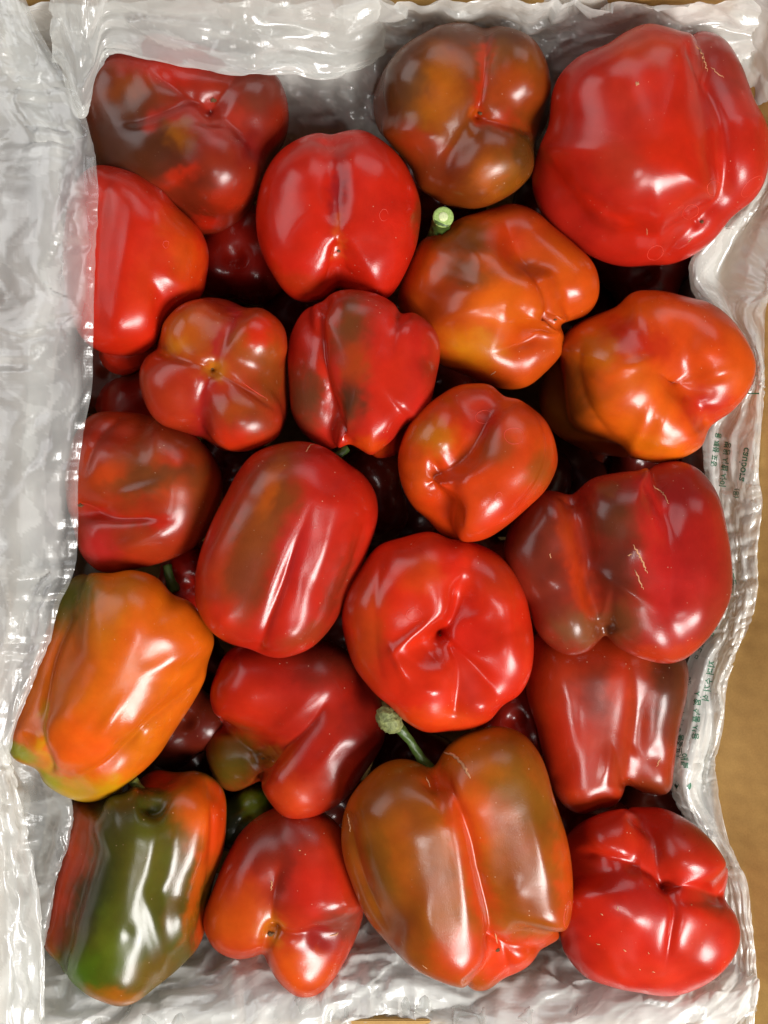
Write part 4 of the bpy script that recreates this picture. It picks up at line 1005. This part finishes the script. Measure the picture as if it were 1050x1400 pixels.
def film(name, G, cell, mat, sx=0.07, sy=0.05, seed=1, pull=0.02, bend=0.1, amp=6.0, iters=140, crease=1.0, levels=(5.0, 2.3, 1.0), layers=None, dirn=None, fs=1.0):
    W = unproj(*[np.asarray(G, float)[..., i] for i in range(3)])
    lu = np.linalg.norm(np.diff(W, axis=1), axis=2).sum(1).mean(); lv = np.linalg.norm(np.diff(W, axis=0), axis=2).sum(0).mean()
    r = np.random.RandomState(seed)
    X = None
    for li, lev in enumerate(levels):
        c = cell * lev
        nu = max(6, int(lu / c)); nv = max(6, int(lv / c))
        T = grid_interp(W, nv, nu)
        flat = T.reshape(-1, 3)
        loc = np.clip(1 + 0.9 * wav(flat, 130, seed + 5, 2).reshape(nv, nu), 0.1, 2.2)
        if X is None:
            nrm = np.cross(np.gradient(T, axis=0), np.gradient(T, axis=1)); nrm /= np.linalg.norm(nrm, axis=2)[..., None] + 1e-9
            X = T + nrm * (amp * (wav(flat, 90, seed, 2) + 0.4 * r.normal(size=len(flat)))).reshape(nv, nu)[..., None]
            H = lens(T, sx, sy, loc)
        else:
            X = grid_interp(X, nv, nu)
            H = lens(X, 0.012 + 0.1 * sx, 0.012 + 0.1 * sy, loc)
            X = X + r.normal(size=X.shape) * 0.12 * lev
        X = relax(X, *H, T, (90, 40, 24)[min(li, 2)], pull * (1, .35, .15)[min(li, 2)], bend * (1, 1.2, 1.6)[min(li, 2)])
    nv, nu = X.shape[:2]
    uu, vv = np.meshgrid(np.linspace(0, lu, nu), np.linspace(0, lv, nv))
    P2 = np.stack([uu.ravel() + 10 * wav(X.reshape(-1, 3), 80, seed + 9), vv.ravel()], -1)
    f = facets(P2, 95, seed + 1, 9 * crease, dirn) + facets(P2, 46, seed + 2, 5.0 * crease, dirn) + facets(P2, 24, seed + 4, 1.6 * crease, dirn)
    f = 0.5 * f + crease * (polygons(P2, 64 * fs, seed + 11, .34, dirn, 2.6 / fs) - polygons(P2, 42 * fs, seed + 12, .28, dirn, 2.2 / fs) + polygons(P2, 20 * fs, seed + 13, .07, dirn, 2.6))
    if name == 'overhanging_fold':
        a_, b_ = np.meshgrid(np.linspace(0, 1, nu), np.linspace(0, 1, nv))
        f = f * np.clip(0.22 + 1.6 * (layers(a_, b_).ravel() - 0.55), 0.22, 1)
    nrm = np.cross(np.gradient(X, axis=0), np.gradient(X, axis=1)); nrm /= np.linalg.norm(nrm, axis=2)[..., None] + 1e-9
    X = X + nrm * f.reshape(nv, nu)[..., None]
    idx = np.arange(nv * nu).reshape(nv, nu)
    F = np.stack([idx[:-1, :-1], idx[:-1, 1:], idx[1:, 1:], idx[1:, :-1]], -1).reshape(-1, 4)
    a_, b_ = np.meshgrid(np.linspace(0, 1, nu), np.linspace(0, 1, nv))
    lay = np.ones((nv, nu)) if layers is None else layers(a_, b_)
    # doubled and tripled film where folds lie on each other
    pc = (polygons(P2, 58 * fs, seed + 21, 1.0, dirn, 3.0) > 9 * fs).astype(float) + (polygons(P2, 34 * fs, seed + 22, 1.0, dirn, 3.0) > 6 * fs)
    lay = lay * (0.80 + 0.22 * pc.reshape(nv, nu))
    o = mesh_np(name, X.reshape(-1, 3), F, mat, liner, cols=np.repeat(lay.reshape(-1, 1), 3, 1))
    return o, X


# left: the bag is turned over the rim and hangs over the peppers
rows = [  # v, outer u, edge u, edge z
    (-80, -60, 8, 90), (0, -60, 34, 90), (50, -50, 56, 92), (95, -40, 82, 90), (135, -30, 106, 88), (185, -6, 122, 92), (230, -24, 130, 108), (290, -22, 131, 118), (350, -30, 128, 120), (400, -14, 127, 118), (440, -34, 126, 112), (480, -40, 125, 104),
    (530, -40, 124, 94), (590, -40, 112, 90), (650, -40, 105, 86), (720, -40, 104, 84), (780, -40, 99, 84), (830, -40, 78, 86), (880, -40, 66, 86), (930, -40, 46, 80), (980, -40, 24, 72), (1030, -40, 12, 62),
    (1065, -40, 22, 48), (1110, -40, 32, 40), (1170, -40, 43, 36), (1240, -40, 54, 34), (1300, -40, 60, 30), (1370, -40, 60, 30), (1450, -40, 62, 30)]
G = []
for v, uo, ue, ze in rows:
    zr = 75
    G.append([(uo, v, zr), (uo + (ue - uo) * .25, v, zr + 16), (uo + (ue - uo) * .5, v, 0.5 * (zr + ze) + 12), (uo + (ue - uo) * .75, v + 2, 0.4 * zr + 0.6 * ze + 8), (uo + (ue - uo) * .92, v, ze + 4), (ue, v, ze)])
ww = lambda x, a, b: np.clip((x - a) / (b - a), 0, 1)
film('overhanging_fold', G, 2.4, M_FILM, .075, .05, seed=3, pull=.03, amp=6, dirn=(90, 20), fs=0.62, crease=1.25, layers=lambda a, b: 1.1 - 0.68 * ww(a + .04 * np.sin(b * 37), .70, .80) * (1 - ww(b, .60, .70)))
film('folded_edge', [[(r[2][0], r[2][1], r[2][2] - 16), (0.5 * (r[2][0] + r[3][0]), r[3][1], r[3][2] - 20), (r[3][0] - 8, r[4][1] + 3, r[4][2] - 18)] for r in G], 3.0, M_FILMT, .07, .05, seed=6, pull=.03, amp=6, dirn=(90, 30))

# second, clearer layer low at the left, beside the green pepper
G = []
for v, ue, ze in ((1015, 66, -14), (1060, 84, -8), (1100, 98, 2), (1150, 92, 2), (1200, 80, 2), (1250, 68, 0), (1300, 58, -6), (1350, 50, -20)):
    G.append([(-20, v, 10), (20, v, 2), (ue - 34, v, -6), (ue - 14, v, ze + 2), (ue, v, ze), (ue - 10, v, ze - 8), (ue - 30, v, ze - 20)])
film('inner_fold', G, 2.4, M_FILMT, .08, .05, seed=5, pull=.03, amp=5)

# top: over the rim, edge above the first pepper
G = []
cols = [(72, 84, 62), (88, 98, 62), (108, 150, 58), (124, 128, 60), (148, 72, 62), (200, 78, 64), (250, 88, 66), (300, 97, 64), (345, 99, 60), (395, 99, 40), (450, 106, 16), (505, 84, 0), (555, 52, -20), (610, 44, -30), (665, 48, -34),
        (715, 58, -34), (760, 84, -34), (800, 86, -34), (850, 66, -34), (900, 60, -40), (950, 60, -44), (992, 66, -40), (1022, 110, -30), (1046, 175, -20), (1075, 240, -10), (1110, 300, 0)]
T_ = [[] for _ in range(7)]
for u, ve, ze in cols:
    o = -75 if u < 1000 else -75 + (u - 1000) * .6
    uo = u if u < 960 else u + (u - 960) * 0.9
    mu = 0.5 * (u + uo)
    T_[0].append((uo, o, 150)); T_[1].append((uo * .7 + u * .3, o * .75 + ve * .25, 120)); T_[2].append((mu, o * .45 + ve * .55, 0.5 * (100 + ze) + 6)); T_[3].append((mu * .5 + u * .5, o * .2 + ve * .8, ze * .8 + 22)); T_[4].append((u, ve - 4, ze + 4))
    T_[5].append((u, ve, ze - 4)); T_[6].append((u, ve - 24, ze - 26))
film('turned_over_rim', T_, 2.6, M_FILM, .05, .07, seed=8, pull=.028, amp=6, dirn=(0, 28), fs=0.75)

# inner wall layers
def wall_sheet(name, path, zs, seed, mat, cell=4.0, **kw):
    G = []
    for z, off in zs:
        row = []
        for x, y, nx, ny in path:
            X, Y = x + nx * off, y + ny * off
            k = D / (D - z)
            row.append((525 + X * k, 700 - Y * k, z))
        G.append(row)
    return film(name, G, cell, mat, seed=seed, **kw)


top_path = [(x, BY1 - 8, 0, -1) for x in np.linspace(BX0 + 6, BX1 - 6, 10)]
wall_sheet('lining', top_path, [(60, 0), (22, 10), (-8, 34), (-50, 80), (-110, 130), (-260, 160)], 21, M_FILM, sx=.06, sy=.08, pull=.02, amp=7, crease=1.5, layers=lambda a, b: 1.3 + 0 * a)
bot_path = [(x, BY0 + 6, 0, 1) for x in np.linspace(BX0 + 6, BX1 - 6, 10)]
# bottom: bag slopes from under the peppers up to the rim
G = []
ub = [-30, 40, 90, 150, 210, 270, 330, 390, 440, 480, 520, 560, 610, 670, 740, 800, 860, 920, 960, 1000, 1032]
vb = [1470, 1465, 1460, 1450, 1440, 1432, 1424, 1416, 1404, 1392, 1384, 1390, 1410, 1436, 1448, 1440, 1430, 1424, 1412, 1398, 1372]
zb = [60, 60, 56, 50, 40, 36, 30, 24, 14, 4, -2, 2, 12, 34, 44, 40, 34, 30, 20, 10, 0]
for k in range(6):
    row = []
    for u, v, z in zip(ub, vb, zb):
        t = [0, .2, .42, .64, .82, 1.0][k]
        vi = 1196
        row.append((u + (0 if k < 3 else (525 - u) * 0.06 * (k - 2)), v + (vi - v) * t, z + (-190 - z) * t ** 1.35 + 16 * math.sin(t * math.pi)))
    G.append(row)
film('sloping_fold', G, 2.6, M_FILM, .06, .07, seed=31, pull=.026, amp=6, dirn=(25, 45), fs=1.25, layers=lambda a, b: 1.45 + 0 * a)
G2 = [[(u, v + 6 + 4 * math.sin(u / 40), z - 4) for u, v, z in r] for r in G[:4]]
film('loose_edge', G2, 3.0, M_FILMT, .07, .09, seed=33, pull=.02, amp=9)
left_path = [(BX0 + 8, y, 1, 0) for y in np.linspace(BY1 - 6, BY0 + 6, 12)]
wall_sheet('lining', left_path, [(70, 0), (0, 6), (-100, 16), (-220, 36), (-340, 50)], 23, M_FILMT, cell=6, sx=.06, sy=.06, pull=.02, amp=9)

# right: bunched, printed strip between the peppers and the bare cardboard
st = [  # inner(u,v,z), ridge, valley, crest2, outer
    [(1046, 226, -30), (1056, 220, 0), (1066, 220, -4), (1078, 225, 4), (1096, 240, 10)],
    [(1002, 298, -34), (1014, 292, -6), (1032, 288, -30), (1052, 290, -10), (1078, 300, 10)],
    [(962, 338, -40), (975, 326, -12), (1002, 330, -50), (1030, 340, -20), (1066, 372, 8)],
    [(943, 366, -44), (954, 368, -24), (980, 380, -70), (1016, 388, -30), (1054, 398, 8)],
    [(952, 402, -60), (966, 404, -36), (990, 410, -80), (1016, 416, -60), (1046, 420, -10)],
    [(985, 436, -70), (1000, 440, -46), (1012, 450, -80), (1028, 462, -60), (1044, 476, -10)],
    [(1012, 470, -74), (1022, 476, -46), (1028, 486, -60), (1036, 500, -54), (1044, 516, -14)],
    [(1020, 520, -78), (1026, 524, -50), (1032, 528, -46), (1037, 532, -50), (1043, 540, -14)],
    [(974, 580, -90), (990, 584, -64), (1010, 586, -50), (1030, 588, -44), (1040, 590, -20)],
    [(972, 640, -90), (986, 642, -62), (1004, 644, -50), (1022, 646, -42), (1036, 648, -20)],
    [(976, 700, -86), (988, 700, -60), (1004, 700, -50), (1020, 698, -44), (1040, 690, -20)],
    [(984, 760, -84), (994, 760, -56), (1006, 758, -54), (1016, 754, -70), (1034, 748, -26)],
    [(984, 820, -84), (1000, 818, -52), (1008, 814, -60), (1020, 810, -60), (1034, 806, -34)],
    [(962, 865, -90), (984, 862, -48), (996, 860, -60), (1010, 856, -60), (1024, 852, -54)],
    [(940, 905, -96), (964, 902, -50), (980, 900, -60), (994, 896, -64), (1006, 892, -90)],
    [(935, 950, -96), (952, 950, -52), (966, 948, -56), (980, 946, -80), (992, 944, -130)],
    [(926, 1000, -92), (940, 1000, -50), (956, 1000, -44), (972, 998, -70), (988, 996, -150)],
    [(916, 1045, -90), (928, 1046, -52), (946, 1046, -40), (962, 1044, -70), (978, 1042, -160)],
    [(918, 1078, -90), (930, 1082, -56), (942, 1086, -48), (958, 1086, -80), (982, 1080, -150)],
    [(934, 1112, -88), (948, 1118, -60), (960, 1124, -56), (976, 1128, -80), (990, 1130, -140)],
    [(962, 1150, -80), (974, 1158, -50), (984, 1164, -60), (996, 1168, -70), (1004, 1172, -110)],
    [(984, 1198, -70), (994, 1204, -40), (1002, 1206, -56), (1010, 1206, -60), (1020, 1204, -80)],
    [(992, 1260, -70), (1004, 1262, -36), (1012, 1262, -50), (1020, 1262, -50), (1028, 1262, -40)],
    [(990, 1320, -70), (1006, 1322, -34), (1016, 1322, -40), (1024, 1322, -40), (1033, 1320, -20)],
    [(970, 1366, -70), (996, 1368, -34), (1010, 1368, -30), (1022, 1366, -26), (1034, 1358, -10)],
    [(960, 1420, -70), (990, 1420, -34), (1004, 1420, -20), (1018, 1420, -10), (1030, 1410, 10)]]
def flap_z(u):
    # height where the sight line at column u meets the leaning flap, X = 470 + 0.9 (z + 66)
    k0 = u - 525
    return (k0 - 470 - 59.4) / (0.9 + k0 / D)


for r_ in st:
    for j_ in (3, 4):
        u_, v_, z_ = r_[j_]
        r_[j_] = (u_, v_, max(flap_z(u_) + (4 if j_ == 4 else 10), z_ if j_ == 3 else -1e9))
    for j_ in (0, 1, 2):
        u_, v_, z_ = r_[j_]
        r_[j_] = (u_, v_, max(flap_z(u_) + 8, z_))
strip, SX = film('printed_fold', [[(r[0][0] + 10, r[0][1], r[0][2] - 70)] + r for r in st], 1.8, M_FILM, .09, .05, seed=41, pull=.04, amp=3.0, bend=.10, crease=1.1, fs=.6, dirn=(90, 14))
film('loose_edge', [[(r[1][0] + 4, r[1][1], r[1][2] - 20), (r[2][0] + 2, r[2][1] + 4, r[2][2] - 14), (r[3][0] + 4, r[3][1], r[3][2] - 8), (r[4][0] - 1, r[4][1] + 4, r[4][2] - 8)] for r in st[1:-1]], 2.6, M_FILMT, .09, .07, seed=43, pull=.03, amp=6.0, dirn=(90, 20), fs=.6, crease=1.2)
wall_sheet('lining', [(BX1 - 8, y, -1, 0) for y in np.linspace(BY1 - 6, BY0 + 6, 12)], [(-80, 40), (-180, 50), (-260, 56), (-340, 60)], 24, M_FILMT, cell=6, sx=.06, sy=.06, pull=.02, amp=6)

# green print, seen mirrored through the film
nv_, nu_ = SX.shape[:2]
idx = np.arange(nv_ * nu_).reshape(nv_, nu_)
SF = np.stack([idx[:-1, :-1], idx[:-1, 1:], idx[1:, 1:], idx[1:, :-1]], -1).reshape(-1, 4)
SB = BVHTree.FromPolygons([tuple(p) for p in SX.reshape(-1, 3).tolist()], SF.tolist())


def project_on_strip(UV, lift=0.7):
    out = []
    for u, v in UV:
        p0 = Vector((0, 0, D)); d = (Vector(unproj(u, v, 0.0)) - p0).normalized()
        h = SB.ray_cast(p0, d)
        out.append(np.array(h[0] - d * lift) if h[0] is not None else None)
    return out


def printed(text, u, v, size, ang, flip=True, bold=False, sq=1.0):
    cu = bpy.data.curves.new('print', 'FONT')
    cu.body = text; cu.size = 1.0; cu.resolution_u = 3
    cu.offset = 0.016 if bold else 0.006
    o = bpy.data.objects.new('print_tmp', cu); COL.objects.link(o)
    dg = bpy.context.evaluated_depsgraph_get()
    me = bpy.data.meshes.new_from_object(o.evaluated_get(dg))
    bpy.data.objects.remove(o); bpy.data.curves.remove(cu)
    bm = bmesh.new(); bm.from_mesh(me)
    bmesh.ops.triangulate(bm, faces=bm.faces[:])
    V = np.array([x.co[:] for x in bm.verts]); F = np.array([[x.index for x in f.verts] for f in bm.faces])
    bm.free(); bpy.data.meshes.remove(me)
    if len(V) == 0: return
    a = math.radians(ang)
    x = V[:, 0] * size * sq; y = V[:, 1] * size * (-1 if flip else 1)
    U = u + x * math.cos(a) + y * math.sin(a)
    W = v + x * math.sin(a) - y * math.cos(a)
    P = project_on_strip(list(zip(U, W)))
    ok = np.array([p is not None for p in P])
    P = np.array([p if p is not None else (0, 0, 0) for p in P])
    F = F[ok[F].all(1)]
    # drop faces torn across a fold
    e = np.max([np.linalg.norm(P[F[:, i]] - P[F[:, (i + 1) % 3]], axis=1) for i in range(3)], axis=0)
    F = F[e < size * 1.6]
    if len(F): mesh_np('printed_lettering', P, F, M_INK, strip, smooth=False)['kind'] = 'stuff'


printed('병원 시험 사이', 999, 604, 10.4, 97, bold=True)
printed('용 제품 포장', 986, 592, 9.2, 99, bold=True)
printed('caubora', 1024, 612, 14.6, 99, bold=True)
printed('(용)', 1010, 668, 8.5, 97, bold=True)
printed('사용 시 주의', 990, 706, 9.8, 84, bold=True)
printed('유지 보관', 999, 764, 9.2, 78, bold=True)
printed('에이', 1002, 796, 9.8, 92, bold=True)
printed('ㅂ ㅇ ㅁ ㅁ', 992, 838, 8.5, 117, bold=True)
printed('지퍼 수기 식', 978, 904, 11.0, 100, bold=True)
printed('시험 식품 사용', 958, 945, 11.0, 93, bold=True)
printed('ㅅㄷ ㅁ', 965, 880, 8.5, 117, bold=True)
printed('배기 무ㅌ', 946, 926, 10.4, 106, bold=True)
printed('에터 : 비닐', 936, 968, 10.4, 98, bold=True)
printed('사용용도 :', 926, 1000, 9.8, 96, bold=True)
printed('품질표시', 934, 1004, 9.8, 94, bold=True)
printed('애틸', 941, 1030, 11.6, 94, bold=True)


def patch_on_strip(pts):
    P = project_on_strip(pts, 0.8)
    if any(p is None for p in P): return
    mesh_np('printed_mark', P, [[i for i in range(len(P))]], M_INK, strip, smooth=False)


patch_on_strip([(925, 1068), (928, 1073), (925, 1079), (922, 1074)])
patch_on_strip([(944, 1070), (948, 1075), (942, 1080), (939, 1075)])
patch_on_strip([(1022, 537), (1038, 537), (1038, 539), (1022, 538.6)])
patch_on_strip([(921, 1094), (932, 1097), (932, 1098.4), (921, 1095)])
for o in list(liner.children):
    pass
